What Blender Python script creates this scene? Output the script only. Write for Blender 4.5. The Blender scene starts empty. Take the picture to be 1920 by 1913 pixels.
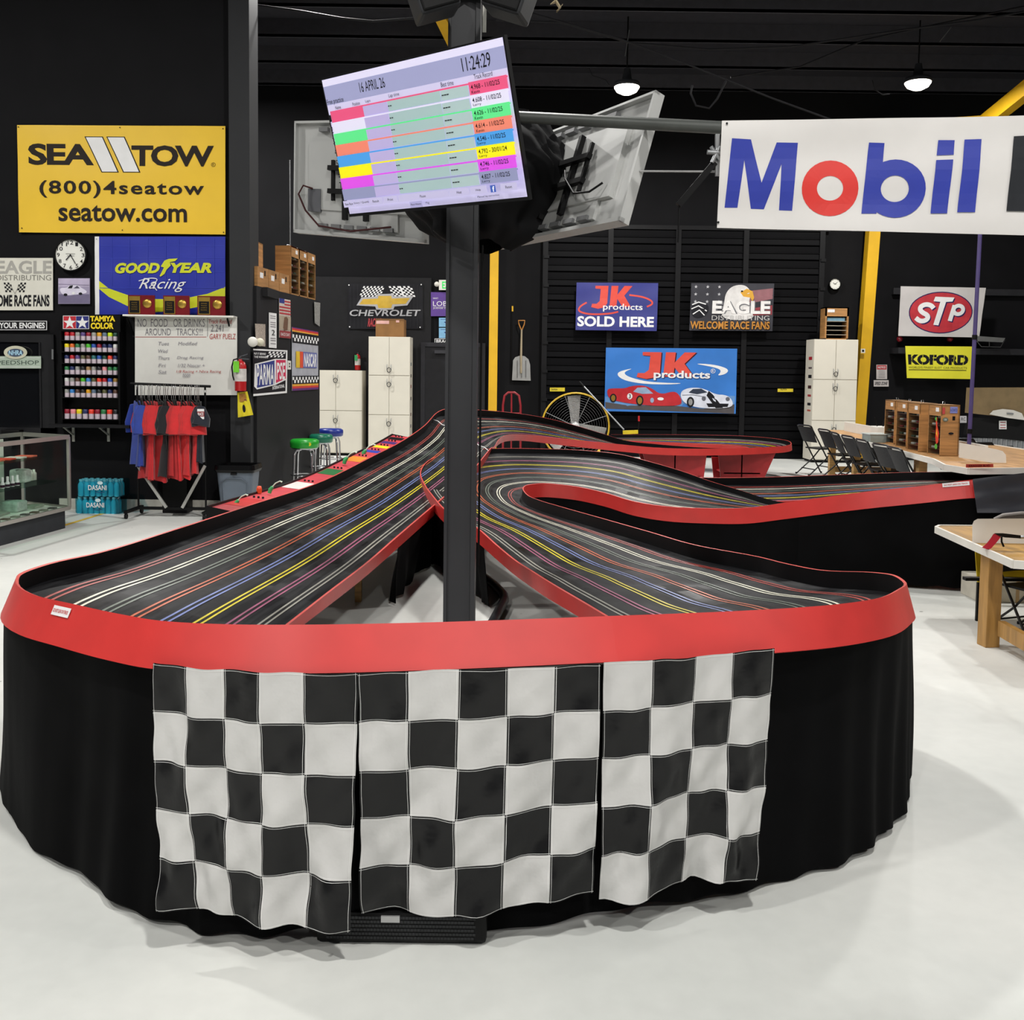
import bpy, bmesh, math, random
from mathutils import Vector, Matrix
from mathutils.geometry import tessellate_polygon
random.seed(7)
S = bpy.context.scene
C = S.collection
V = Vector
# ---------------------------------------------------------------- camera, world, light, exposure
FL, PX, PY, CH = 1850.0, 960.0, 820.0, 1.6
pit = math.atan(120 / FL); rol = math.radians(0.75)
FW = V((0, math.cos(pit), -math.sin(pit))); R0 = V((1, 0, 0)); U0 = V((0, math.sin(pit), math.cos(pit)))
RT = R0 * math.cos(rol) + U0 * math.sin(rol); UP = -R0 * math.sin(rol) + U0 * math.cos(rol)
cd = bpy.data.cameras.new('camera'); cam = bpy.data.objects.new('camera', cd); C.objects.link(cam)
cd.sensor_fit = 'HORIZONTAL'; cd.sensor_width = 36; cd.lens = 36 * FL / 1920
cd.shift_y = -(956.5 - PY) / 1920; cd.clip_end = 200
m3 = Matrix((RT, UP, -FW)).transposed()
cam.matrix_world = Matrix.Translation((0, 0, CH)) @ m3.to_4x4()
S.camera = cam
S.view_settings.view_transform = 'Standard'; S.view_settings.look = 'None'
S.view_settings.exposure = 0.0; S.view_settings.gamma = 1.0; S.view_settings.use_curve_mapping = False
w = bpy.data.worlds.new('world'); S.world = w; w.use_nodes = True
w.node_tree.nodes['Background'].inputs[0].default_value = (0.9, 0.95, 1, 1)
w.node_tree.nodes['Background'].inputs[1].default_value = 0.10
LAMPS = [(1.75, 16, 6.15), (6.37, 16, 6.28), (-7, 6.2, 6.6), (-0.5, 7.4, 6.6), (4.2, 8.6, 6.6), (9.5, 8.0, 6.6),
         (-4.2, 0.2, 6.6), (0.9, 0.6, 6.6), (7.6, 1.0, 6.6), (-2.4, 12.4, 6.9), (-5.6, 16.4, 6.9), (-3.0, -4.0, 6.6), (2.6, -4.2, 6.6)]  # last lamps are unseen, added to brighten the cabinets and the red track front
LAMP_W = 235
for k, p in enumerate(LAMPS):
    ld = bpy.data.lights.new('bay_light', 'AREA'); ld.shape = 'DISK'; ld.size = 0.34; ld.energy = LAMP_W * {2: 1.5, 4: .72, 8: .75, 12: .9, 10: 1.8}.get(k, 1); ld.color = (1, 0.98, 0.95)
    lo = bpy.data.objects.new('bay_light', ld); lo.location = (p[0], p[1], p[2] - 0.12); C.objects.link(lo)

def ray(x, y): return FW * FL + RT * (x - PX) - UP * (y - PY)
def P(x, y, D):
    r = ray(x, y); return r * (D / r.y) + V((0, 0, CH))
def PZ(x, y, z):
    r = ray(x, y); return r * ((z - CH) / r.z) + V((0, 0, CH))
def PP(x, y, a, n):
    r = ray(x, y); o = V((0, 0, CH)); return o + r * ((a - o).dot(n) / r.dot(n))

# ---------------------------------------------------------------- materials
def lin(h):
    h = h.lstrip('#'); o = []
    for i in (0, 2, 4):
        c = int(h[i:i + 2], 16) / 255; o.append(c / 12.92 if c <= 0.04045 else ((c + 0.055) / 1.055) ** 2.4)
    return (*o, 1)
MATS = {}
def mat(hexc, rough=0.6, metal=0.0, noise=0.12, scale=8.0, bump=0.0, emit=0.0, stretch=None, spec=0.5, uv=False, alpha=None, kind=None, sheen=0):
    key = (hexc, rough, metal, noise, scale, bump, emit, stretch, spec, uv, alpha, kind, sheen)
    if key in MATS: return MATS[key]
    if spec == 0.5 and metal == 0 and sum(lin(hexc)[:3]) < .14: spec = .2
    m = bpy.data.materials.new('mat'); m.use_nodes = True; nt = m.node_tree; N = nt.nodes; L = nt.links
    b = N['Principled BSDF']; b.inputs['Roughness'].default_value = rough; b.inputs['Metallic'].default_value = metal
    b.inputs['Specular IOR Level'].default_value = spec
    tc = N.new('ShaderNodeTexCoord'); mp = N.new('ShaderNodeMapping'); L.new(tc.outputs['UV' if uv else 'Object'], mp.inputs[0])
    if stretch: mp.inputs['Scale'].default_value = stretch
    nz = N.new('ShaderNodeTexNoise'); nz.inputs['Scale'].default_value = scale; nz.inputs['Detail'].default_value = 4; L.new(mp.outputs[0], nz.inputs[0])
    mr = N.new('ShaderNodeMapRange'); mr.inputs[1].default_value = 0.3; mr.inputs[2].default_value = 0.7
    mr.inputs[3].default_value = 1 - noise; mr.inputs[4].default_value = 1 + noise; L.new(nz.outputs[0], mr.inputs[0])
    mx = N.new('ShaderNodeMix'); mx.data_type = 'RGBA'; mx.blend_type = 'MULTIPLY'; mx.inputs[0].default_value = 1
    if kind == 'objcol':
        oi = N.new('ShaderNodeObjectInfo'); L.new(oi.outputs['Color'], mx.inputs[6])
    else: mx.inputs[6].default_value = lin(hexc)
    L.new(mr.outputs[0], mx.inputs[7]); L.new(mx.outputs[2], b.inputs['Base Color'])
    if bump:
        bp = N.new('ShaderNodeBump'); bp.inputs['Strength'].default_value = bump; bp.inputs['Distance'].default_value = 0.01
        L.new(nz.outputs[0], bp.inputs['Height']); L.new(bp.outputs[0], b.inputs['Normal'])
    if emit:
        L.new(mx.outputs[2], b.inputs['Emission Color']); b.inputs['Emission Strength'].default_value = emit
    if sheen: b.inputs['Sheen Weight'].default_value = sheen
    if alpha is not None and kind != 'pane':
        b.inputs['Transmission Weight'].default_value = 1 - alpha; b.inputs['IOR'].default_value = 1.08 if alpha < 0.5 else 1.3
    if kind == 'pane':
        for l_ in list(b.inputs['Base Color'].links): L.remove(l_)
        b.inputs['Base Color'].default_value = (.02, .02, .02, 1); b.inputs['Specular IOR Level'].default_value = 1
        out = N['Material Output']; tr = N.new('ShaderNodeBsdfTransparent'); ms = N.new('ShaderNodeMixShader'); ms.inputs[0].default_value = alpha
        tr.inputs[0].default_value = lin(hexc); L.new(tr.outputs[0], ms.inputs[1]); L.new(b.outputs[0], ms.inputs[2]); L.new(ms.outputs[0], out.inputs[0])
    MATS[key] = m; return m
def wood(hexc, st=(1, 1, 12)): return mat(hexc, 0.5, 0, 0.28, 3.0, 0.1, 0, st)
BLACK = mat('111113', 0.7); BLK = mat('09090a', 0.5); CHAR = mat('303236', 0.6); WALLM = mat('131315', 0.75, 0, 0.12, 2.0, spec=.12)
WHITE = mat('e0ded6', 0.5, 0, .03); INKW = mat('e4e4e4', 0.6, 0, 0.03); INKK = mat('17171c', 0.6, 0, 0.05)
CHROME = mat('c8c8cc', 0.18, 1.0, 0.05); STEEL = mat('9a9c9e', 0.4, 0.8, 0.1); YEL = mat('d9a915', 0.5, 0, 0.08, 3)
CREAM = mat('d9d4c6', 0.45, 0, 0.03, 3); REDW = mat('c63431', 0.42, 0, 0.07, 6.0, 0.03); GLASS = mat('fbfffd', 0.05, 0, 0.0, alpha=0.06, kind='pane')
GOLD = mat('c9a24a', 0.3, 0.8); OAK = wood('a87a48'); PINE = wood('b8935c'); RED = mat('c0171c', 0.5)

# ---------------------------------------------------------------- mesh builder
class MB:
    def __init__(s): s.v = []; s.f = []; s.m = []; s.s = []; s.uv = None
    def add(s, vs, fs, mi=0, sm=False):
        o = len(s.v); s.v += [V(p) for p in vs]
        for f in fs: s.f.append([i + o for i in f]); s.m.append(mi); s.s.append(sm)
        return s
    def box(s, x0, x1, y0, y1, z0, z1, mi=0, M=None):
        vs = [V((x, y, z)) for x in (x0, x1) for y in (y0, y1) for z in (z0, z1)]
        if M: vs = [M @ p for p in vs]
        return s.add(vs, [(0, 1, 3, 2), (4, 6, 7, 5), (0, 4, 5, 1), (2, 3, 7, 6), (0, 2, 6, 4), (1, 5, 7, 3)], mi)
    def rbox(s, x0, x1, y0, y1, z0, z1, b=0.01, mi=0, M=None):
        bm = bmesh.new(); bmesh.ops.create_cube(bm, size=1)
        for p in bm.verts: p.co = V((x0 + (p.co.x + .5) * (x1 - x0), y0 + (p.co.y + .5) * (y1 - y0), z0 + (p.co.z + .5) * (z1 - z0)))
        bmesh.ops.bevel(bm, geom=bm.edges[:], offset=b, segments=2, affect='EDGES', profile=0.6)
        bm.verts.index_update(); vs = [p.co.copy() for p in bm.verts]
        if M: vs = [M @ p for p in vs]
        s.add(vs, [[q.index for q in f.verts] for f in bm.faces], mi, False); bm.free(); return s
    def tube(s, pts, r, n=8, mi=0, cap=True, flat=1.0):
        pts = [V(p) for p in pts]; rs = r if isinstance(r, (list, tuple)) else [r] * len(pts)
        ref = None; rings = []
        for i, p in enumerate(pts):
            t = (pts[min(i + 1, len(pts) - 1)] - pts[max(i - 1, 0)]).normalized()
            if ref is None: ref = V((0, 0, 1)) if abs(t.z) < .9 else V((1, 0, 0))
            a = (ref - t * ref.dot(t))
            a = a.normalized() if a.length > 1e-6 else t.orthogonal().normalized()
            b = t.cross(a); ref = a
            rings.append([p + (a * math.cos(2 * math.pi * k / n) * flat + b * math.sin(2 * math.pi * k / n)) * rs[i] for k in range(n)])
        vs = [q for R in rings for q in R]
        fs = [(i * n + k, i * n + (k + 1) % n, (i + 1) * n + (k + 1) % n, (i + 1) * n + k) for i in range(len(pts) - 1) for k in range(n)]
        s.add(vs, fs, mi, True)
        if cap: s.add(rings[0], [list(range(n))[::-1]], mi); s.add(rings[-1], [list(range(n))], mi)
        return s
    def cyl(s, a, b, r, n=16, mi=0, r2=None): return s.tube([a, b], [r, r if r2 is None else r2], n, mi)
    def beam(s, a, b, w, h, mi=0, up=(0, 0, 1)):
        a = V(a); b = V(b); t = (b - a).normalized(); u = V(up); x = t.cross(u).normalized(); z = x.cross(t)
        vs = [p + x * (i * w / 2) + z * (j * h / 2) for p in (a, b) for i, j in ((-1, -1), (1, -1), (1, 1), (-1, 1))]
        return s.add(vs, [(0, 1, 2, 3), (7, 6, 5, 4), (0, 4, 5, 1), (1, 5, 6, 2), (2, 6, 7, 3), (3, 7, 4, 0)], mi)
    def lathe(s, prof, c, n=24, mi=0, M=None, sm=True):
        c = V(c); vs = [V((r * math.cos(2 * math.pi * k / n), r * math.sin(2 * math.pi * k / n), z)) for r, z in prof for k in range(n)]
        vs = [(M @ p if M else p) + c for p in vs]
        fs = [(i * n + k, i * n + (k + 1) % n, (i + 1) * n + (k + 1) % n, (i + 1) * n + k) for i in range(len(prof) - 1) for k in range(n)]
        s.add(vs, fs, mi, sm)
        for i, rev in ((0, True), (len(prof) - 1, False)):
            if prof[i][0] > 1e-4:
                R = vs[i * n:(i + 1) * n]; s.add(R, [list(range(n))[::-1] if rev else list(range(n))], mi)
        return s
    def prism(s, poly, fn, t, mi=0):
        """poly 2D -> fn(x,y,d) world; d in 0..t"""
        n = len(poly); vs = [fn(x, y, 0) for x, y in poly] + [fn(x, y, t) for x, y in poly]
        tr = tessellate_polygon([[V((x, y, 0)) for x, y in poly]])
        fs = [tuple(q) for q in tr] + [tuple(i + n for i in q[::-1]) for q in tr] + [(i, (i + 1) % n, (i + 1) % n + n, i + n) for i in range(n)]
        return s.add(vs, fs, mi)
    def grid(s, fn, nu, nv, mi=0, sm=True, us=None, vs_=None):
        us = us or [i / nu for i in range(nu + 1)]; vv = vs_ or [j / nv for j in range(nv + 1)]
        pts = [fn(u, v) for v in vv for u in us]; W = len(us)
        return s.add(pts, [(j * W + i, j * W + i + 1, (j + 1) * W + i + 1, (j + 1) * W + i) for j in range(len(vv) - 1) for i in range(W - 1)], mi, sm)
    def slab(s, fn, nu, nv, mi=0, sm=True):
        """fn(u,v,side) side 0 front, 1 back; closed"""
        s.grid(lambda u, v: fn(u, v, 0), nu, nv, mi, sm); s.grid(lambda u, v: fn(1 - u, v, 1), nu, nv, mi, sm)
        for a in (0, 1):
            s.grid(lambda u, v: fn(a, v, u if a else 1 - u), 1, nv, mi, False); s.grid(lambda u, v: fn(u, a, v if not a else 1 - v), nu, 1, mi, False)
        return s
    def build(s, name, mats, parent=None, loc=None, label=None):
        if not isinstance(mats, (list, tuple)): mats = [mats]
        if loc is None:
            if parent is not None: loc = parent_loc(parent)
            elif s.v:
                lo = [min(p[i] for p in s.v) for i in range(3)]; hi = [max(p[i] for p in s.v) for i in range(3)]
                loc = V(((lo[0] + hi[0]) / 2, (lo[1] + hi[1]) / 2, lo[2]))
            else: loc = V((0, 0, 0))
        loc = V(loc)
        me = bpy.data.meshes.new(name); me.from_pydata([tuple(p - loc) for p in s.v], [], s.f)
        for m in mats: me.materials.append(m)
        me.polygons.foreach_set('material_index', s.m); me.polygons.foreach_set('use_smooth', s.s); me.update()
        if s.uv:
            ul = me.uv_layers.new(name='UVMap')
            for lp in me.loops: ul.data[lp.index].uv = s.uv[lp.vertex_index]
        o = bpy.data.objects.new(name, me); C.objects.link(o)
        if parent is None: o.location = loc
        else:
            o.parent = parent
        if label: o['label'] = label
        o['_l'] = list(loc)
        return o
def parent_loc(p):
    return V(p['_l'])
def tag(o, label, cat, group=None, kind=None):
    o['label'] = label; o['category'] = cat
    if group: o['group'] = group
    if kind: o['kind'] = kind
    return o
def struct(o, label=None):
    o['kind'] = 'structure'
    if label: o['label'] = label
    return o
def thing(name, label, cat, loc=(0, 0, 0), group=None, rz=0):
    o = bpy.data.objects.new(name, None); C.objects.link(o); o.location = loc; o.rotation_euler = (0, 0, rz); o.empty_display_size = .05
    o['_l'] = list(loc); return tag(o, label, cat, group)
def copy_tree(root, loc, rz=0, label=None, color=None, scale=None):
    def cp(o, par):
        c = o.copy(); C.objects.link(c); c.parent = par
        if color is not None: c.color = color
        for ch in o.children: cp(ch, c)
        return c
    r = cp(root, None); r.location = loc; r.rotation_euler = (0, 0, rz)
    if scale: r.scale = scale
    if label: r['label'] = label
    return r

# ---------------------------------------------------------------- lettering and flat print
TC = {}
def text2d(s, bold=0.0, shear=0.0, sp=1.0):
    k = (s, bold, shear, sp)
    if k in TC: return TC[k]
    cu = bpy.data.curves.new('t', 'FONT'); cu.body = s; cu.size = 1; cu.offset = bold; cu.shear = shear; cu.resolution_u = 3; cu.space_character = sp; cu.fill_mode = 'FRONT'
    ob = bpy.data.objects.new('t', cu); me = bpy.data.meshes.new_from_object(ob)
    vs = [(p.co.x, p.co.y) for p in me.vertices]; fs = [tuple(f.vertices) for f in me.polygons]
    bpy.data.objects.remove(ob); bpy.data.curves.remove(cu); bpy.data.meshes.remove(me)
    x0 = min(p[0] for p in vs); x1 = max(p[0] for p in vs); y0 = min(p[1] for p in vs); y1 = max(p[1] for p in vs)
    TC[k] = (vs, fs, (x0, y0, max(x1 - x0, 1e-3), max(y1 - y0, 1e-3))); return TC[k]
class Print:
    def __init__(s, fn, dice=None, step=0.0006, base=0.0012): s.fn = fn; s.dice = dice; s.mb = MB(); s.mats = []; s.z = base; s.step = step
    def mi(s, m):
        if m not in s.mats: s.mats.append(m)
        return s.mats.index(m)
    def raw(s, vs, fs, m):
        i = s.mi(m)
        if s.dice:
            bm = bmesh.new(); vv = [bm.verts.new((x, y, 0)) for x, y in vs]
            for f in fs:
                try: bm.faces.new([vv[k] for k in f])
                except ValueError: pass
            xs = [x for x, y in vs]; ys = [y for x, y in vs]
            for ax, lo, hi, st in ((0, min(xs), max(xs), s.dice), (1, min(ys), max(ys), s.dice)):
                q = math.floor(lo / st) * st + st
                while q < hi:
                    c = [0, 0, 0]; c[ax] = q; nn = [0, 0, 0]; nn[ax] = 1
                    bmesh.ops.bisect_plane(bm, geom=bm.verts[:] + bm.edges[:] + bm.faces[:], plane_co=c, plane_no=nn); q += st
            bm.verts.index_update(); vs = [(p.co.x, p.co.y) for p in bm.verts]; fs = [[p.index for p in f.verts] for f in bm.faces]; bm.free()
        s.mb.add([s.fn(x, y, s.z) for x, y in vs], fs, i)
    def poly(s, pts, m):
        s.raw(pts, tessellate_polygon([[V((x, y, 0)) for x, y in pts]]), m); s.z += s.step; return s
    def spoly(s, pts, m):
        for _ in range(2):
            q = []
            for a, b in zip(pts, pts[1:] + pts[:1]): q += [(a[0] * .75 + b[0] * .25, a[1] * .75 + b[1] * .25), (a[0] * .25 + b[0] * .75, a[1] * .25 + b[1] * .75)]
            pts = q
        return s.poly(pts, m)
    def rect(s, x0, y0, x1, y1, m): return s.poly([(x0, y0), (x1, y0), (x1, y1), (x0, y1)], m)
    def ell(s, cx, cy, rx, ry, m, n=28): return s.poly([(cx + rx * math.cos(2 * math.pi * k / n), cy + ry * math.sin(2 * math.pi * k / n)) for k in range(n)], m)
    def ring(s, cx, cy, rx, ry, ix, iy, m, n=32, a0=0, a1=360):
        full = a1 - a0 >= 360; vs = []; K = n + 1
        for k in range(K):
            a = math.radians(a0 + (a1 - a0) * k / n); vs += [(cx + rx * math.cos(a), cy + ry * math.sin(a)), (cx + ix * math.cos(a), cy + iy * math.sin(a))]
        s.raw(vs, [(2 * k, 2 * k + 1, 2 * k + 3, 2 * k + 2) for k in range(n)], m); s.z += s.step; return s
    def text(s, t, x0, y0, x1, y1, m, bold=0.0, shear=0.0, sp=1.0, arc=0.0, slope=0.0):
        vs, fs, (a, b, w_, h_) = text2d(t, bold, shear, sp)
        q = []
        for x, y in vs:
            u = (x - a) / w_; v = (y - b) / h_
            q.append((x0 + u * (x1 - x0), y1 - v * (y1 - y0) + slope * u))
        s.raw(q, fs, m); s.z += s.step; return s
    def line(s, pts, wd, m):
        if len(pts) > 3:
            for _ in range(2):
                q = [pts[0]]
                for a, b in zip(pts[:-1], pts[1:]): q += [(a[0] * .75 + b[0] * .25, a[1] * .75 + b[1] * .25), (a[0] * .25 + b[0] * .75, a[1] * .25 + b[1] * .75)]
                pts = q + [pts[-1]]
        vs = []; fs = []
        for i, p in enumerate(pts):
            a = V(pts[max(i - 1, 0)]); b = V(pts[min(i + 1, len(pts) - 1)]); t = (b - a).normalized(); n = V((-t.y, t.x)) * wd / 2
            vs += [(p[0] + n.x, p[1] + n.y), (p[0] - n.x, p[1] - n.y)]
        fs = [(2 * i, 2 * i + 1, 2 * i + 3, 2 * i + 2) for i in range(len(pts) - 1)]
        s.raw(vs, fs, m); s.z += s.step; return s
    def checks(s, x0, y0, x1, y1, nx, ny, m, sk=0.0, off=0):
        for j in range(ny):
            for i in range(nx):
                if (i + j + off) % 2: continue
                xa = x0 + (x1 - x0) * i / nx; xb = x0 + (x1 - x0) * (i + 1) / nx; ya = y0 + (y1 - y0) * j / ny; yb = y0 + (y1 - y0) * (j + 1) / ny
                s.raw([(xa + sk * (ya - y0), ya), (xb + sk * (ya - y0), ya), (xb + sk * (yb - y0), yb), (xa + sk * (yb - y0), yb)], [(0, 1, 2, 3)], m)
        s.z += s.step; return s
    def done(s, parent, name='lettering'):
        if s.mb.v: return s.mb.build(name, s.mats, parent)
def bil(cor):
    TL, TR, BR, BL = cor
    return lambda u, v: (TL * (1 - u) + TR * u) * (1 - v) + (BL * (1 - u) + BR * u) * v
def sheet(name, label, cat, m, rect, D=None, cor=None, amp=0.0, th=0.006, group=None, sag=0.0, dice=None, ph=0.0, nu=None, parent=None, hem=None):
    """a panel or cloth; rect gives design coordinates (and, with D, its place); returns object, Print"""
    x0, y0, x1, y1 = rect
    if cor is None: cor = [P(x0, y0, D), P(x1, y0, D), P(x1, y1, D), P(x0, y1, D)]
    f = bil(cor); n = (cor[1] - cor[0]).cross(cor[3] - cor[0]).normalized()
    if n.dot(cor[0] - V((0, 0, CH))) > 0: n = -n
    n = n
    def wv(u, v):
        if not amp: return 0
        return amp * (math.sin(u * 9 + v * 3 + ph) * .5 + math.sin(u * 17 - v * 5 + 2 * ph) * .3 + math.sin(v * 13 + u * 4) * .25 + 1.05)
    def fn(u, v, d): return f(u, v) + n * (wv(u, v) + d) - V((0, 0, sag * 4 * u * (1 - u)))
    k = nu or (20 if amp else 1)
    mb = MB(); mb.slab(lambda u, v, sd: fn(u, v, th * (1 - sd)), k, k if amp else 1, 0, bool(amp))
    o = mb.build(name, m, parent)
    if parent is None: tag(o, label, cat, group)
    pr = Print(lambda x, y, z: fn((x - x0) / (x1 - x0), (y - y0) / (y1 - y0), th + z), dice if amp else None)
    return o, pr
def eyelets(pr, pts, m=None, r=1.2):
    for x, y in pts: pr.ell(x, y, r, r, m or BLK, 8)

# ---------------------------------------------------------------- room shell
BW = 19.3      # depth of the back wall
fl = MB(); fl.grid(lambda u, v: V((-13 + 28 * u, -8 + 28 * v, 0)), 1, 1)
fm = bpy.data.materials.new('floor_paint'); fm.use_nodes = True
def floor_mat(m):
    nt = m.node_tree; N = nt.nodes; L = nt.links; b = N['Principled BSDF']
    tc = N.new('ShaderNodeTexCoord')
    n1 = N.new('ShaderNodeTexNoise'); n1.inputs['Scale'].default_value = 0.7; n1.inputs['Detail'].default_value = 5; L.new(tc.outputs['Object'], n1.inputs[0])
    n2 = N.new('ShaderNodeTexNoise'); n2.inputs['Scale'].default_value = 14; n2.inputs['Detail'].default_value = 6; L.new(tc.outputs['Object'], n2.inputs[0])
    r = N.new('ShaderNodeValToRGB'); r.color_ramp.elements[0].color = lin('c3c6c2'); r.color_ramp.elements[1].color = lin('d6d7d2')
    r.color_ramp.elements[0].position = .3; r.color_ramp.elements[1].position = .62; L.new(n1.outputs[0], r.inputs[0])
    mx = N.new('ShaderNodeMix'); mx.data_type = 'RGBA'; mx.blend_type = 'MULTIPLY'; mx.inputs[0].default_value = 1
    mr = N.new('ShaderNodeMapRange'); mr.inputs[3].default_value = .93; mr.inputs[4].default_value = 1.05; L.new(n2.outputs[0], mr.inputs[0])
    n3 = N.new('ShaderNodeTexNoise'); n3.inputs['Scale'].default_value = 9; n3.inputs['Detail'].default_value = 1; L.new(tc.outputs['Object'], n3.inputs[0])
    sp = N.new('ShaderNodeMapRange'); sp.inputs[1].default_value = .795; sp.inputs[2].default_value = .81; sp.inputs[3].default_value = 1; sp.inputs[4].default_value = .35; L.new(n3.outputs[0], sp.inputs[0])
    mm = N.new('ShaderNodeMath'); mm.operation = 'MULTIPLY'; L.new(mr.outputs[0], mm.inputs[0]); L.new(sp.outputs[0], mm.inputs[1])
    L.new(r.outputs[0], mx.inputs[6]); L.new(mm.outputs[0], mx.inputs[7]); L.new(mx.outputs[2], b.inputs['Base Color'])
    rr = N.new('ShaderNodeMapRange'); rr.inputs[3].default_value = .38; rr.inputs[4].default_value = .6; L.new(n1.outputs[0], rr.inputs[0]); L.new(rr.outputs[0], b.inputs['Roughness'])
    b.inputs['Specular IOR Level'].default_value = .35
floor_mat(fm)
struct(fl.build('floor', fm), 'glossy light grey painted concrete floor')
ceil = struct(MB().box(-13, 15, -8, 20, 7.25, 7.3).build('ceiling', mat('2c2c31', .7)), 'black painted metal roof deck')
pm = mat('3c3c42', 0.7)
for k in range(13):
    y = 19 - 1.35 * k
    MB().box(-13, 15, y - .04, y + .04, 6.98, 7.25).box(-13, 15, y - .04, y + .07, 6.98, 7.0).build('roof_purlin', pm, ceil)
for x in (-10.4, -8.2, -6.1, -3.6):
    MB().box(x - .05, x + .05, 6, 11.0, 6.35, 6.5).build('ceiling_joist', mat('2c2c30', .7), ceil)
wb = struct(MB().box(-13, 15, BW, BW + .15, 0, 7.25).build('wall_back', WALLM), 'black painted back wall')
struct(MB().box(14.85, 15, -8, BW, 0, 7.25).build('wall_right', WALLM))
struct(MB().box(-13, -12.85, -8, BW, 0, 7.25).build('wall_left', WALLM))
wf = struct(MB().box(-12.8, -2.98, 11.1, 11.25, 0, 7.25).build('wall_front', WALLM), 'black painted wall carrying the banners')
struct(MB().box(P(432, 600, 11).x, P(470, 600, 11).x, 10.98, 11.35, 0, 7.25).build('trim_1', mat('2b2c2e', .6, 0, .08, 2)), 'boxed corner post beside the whiteboard, side light put into its grey')  # grey lighter than the wall: light from the side put into the colour
# side partition running back from the corner
SA = V((-2.88, 11.12, 0)); SB = V((-2.63, 13.45, 0)); sd = (SB - SA).normalized(); sn = V((sd.y, -sd.x, 0))
ws = MB(); q = [SA, SB, SB - sn * .16, SA - sn * .16]
ws.add([p for p in q] + [p + V((0, 0, 2.54)) for p in q], [(0, 1, 5, 4), (1, 2, 6, 5), (2, 3, 7, 6), (3, 0, 4, 7), (4, 5, 6, 7)])
ws.box(-5.4, -2.8, 11.3, 13.4, 2.44, 2.54)
struct(ws.build('wall_partition', mat('1d1d1f', .65, 0, .06, 2)), 'low black partition wall with plywood cases on top')
bbm = mat('b9b6ac', .6)
bb = struct(MB().box(P(112, 930, 11.1).x, -3.25, 11.085, 11.1, 0, .12).build('baseboard_left', bbm), 'pale grey baseboard under the wall display')
# lower back wall cladding band
struct(MB().box(-4.6, -1.6, BW - .04, BW, 0, 3.42).build('trim_2', mat('1c1c1e', .6)), 'slightly proud black wall cladding on the left of the back wall')

def floor_line():
    a = PZ(196, 962, .002); b = PZ(118, 986, .002); t = (b - a).normalized() * .35; n = V((-t.y, t.x, 0)).normalized() * .025
    a -= t; return struct(MB().add([a + n, a - n, b - n, b + n], [(0, 1, 2, 3)]).build('trim_3', mat('d8b23c', .6)), 'yellow line painted on the floor by the water packs')
floor_line()

# roll-up / sectional door
def rollup():
    a = P(1017, 865, BW - .05); b = P(1527, 865, BW - .05); x0, x1 = a.x, b.x; zt = P(1270, 432, BW).z
    d = thing('door_1', 'black ribbed sectional loading door', 'door', (0, BW - .05, 0)); d['kind'] = 'structure'; del d['category']
    n = 16; h = zt / n; dm = mat('0e0e10', .55, 0, .08, 3, spec=.07); e = mat('121214', .45)
    def rib(x0, x1, h):
        mb = MB()
        prof = [(0, .0), (0, .045), (.025, .06), (.05, .045), (.42, .035), (.45, .055), (.5, .055), (.53, .035), (.93, .04), (.97, .0)]
        mb.grid(lambda u, v: V((0, 0, 0)), 1, 1) if 0 else None
        vs = [];
        for z, y in prof: vs += [V((x0, -y, z * h)), V((x1, -y, z * h))]
        mb.add(vs, [(2 * i, 2 * i + 1, 2 * i + 3, 2 * i + 2) for i in range(len(prof) - 1)]); return mb
    first = None
    for k in range(n):
        if first is None:
            first = rib(x0, x1, h).build('door_panel', dm, d, loc=(0, 0, 0)); o = first
        else:
            o = first.copy(); C.objects.link(o); o.parent = d
        o.location = (0, 0, k * h)
    for fx in (0, .235, .48, .725, 1):
        x = x0 + (x1 - x0) * fx
        MB().box(x - .05, x + .05, BW - .125, BW - .05, 0, zt).build('door_stile', e, d)
        if fx in (0, 1):
            for k in range(2, 16, 2): MB().box(x - .03, x + .07, BW - .15, BW - .125, k * h - .03, k * h + .03).build('hinge', e, d)
    MB().box(x0 - .15, x1 + .15, BW - .1, BW - .05, zt, zt + .08).build('door_header', e, d)
    return x0, x1
rollup()
for nm, px, lab in (('left', 1043, 'yellow grip sticker on the left side of the loading door'), ('right', 1473, 'yellow grip sticker on the right side of the loading door')):
    o, pr = sheet('sticker', lab, 'sticker', mat('d8c22a', .5), (px - 12, 727, px + 16, 734) if nm == 'left' else (px - 15, 729, px + 14, 735), D=BW - .14)
    pr.text('CAUTION', px - 10, 729, px + 2, 732, INKK, .02); pr.done(o)

# exit door behind the tall cabinet
d2 = thing('door_2', 'plain black door with closer', 'door', (P(820, 700, BW).x, BW - .05, 0)); d2['kind'] = 'structure'; del d2['category']
xa, xb = P(797, 700, BW - .06).x, P(902, 700, BW - .06).x; zt = P(800, 650, BW - .06).z
MB().box(xa, xb, BW - .08, BW - .05, 0, zt).build('door_leaf', mat('232326', .5), d2)
MB().box(xa - .08, xa, BW - .1, BW - .04, 0, zt + .08).box(xa, xb, BW - .1, BW - .04, zt, zt + .08).box(xb, xb + .08, BW - .1, BW - .04, 0, zt + .08).build('door_frame', mat('2c2c30', .5), d2)
MB().box(P(816, 660, BW).x, P(838, 660, BW).x, BW - .16, BW - .08, P(816, 663, BW).z, P(816, 657, BW).z).build('door_closer', mat('3a3a3e', .4), d2)

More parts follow.
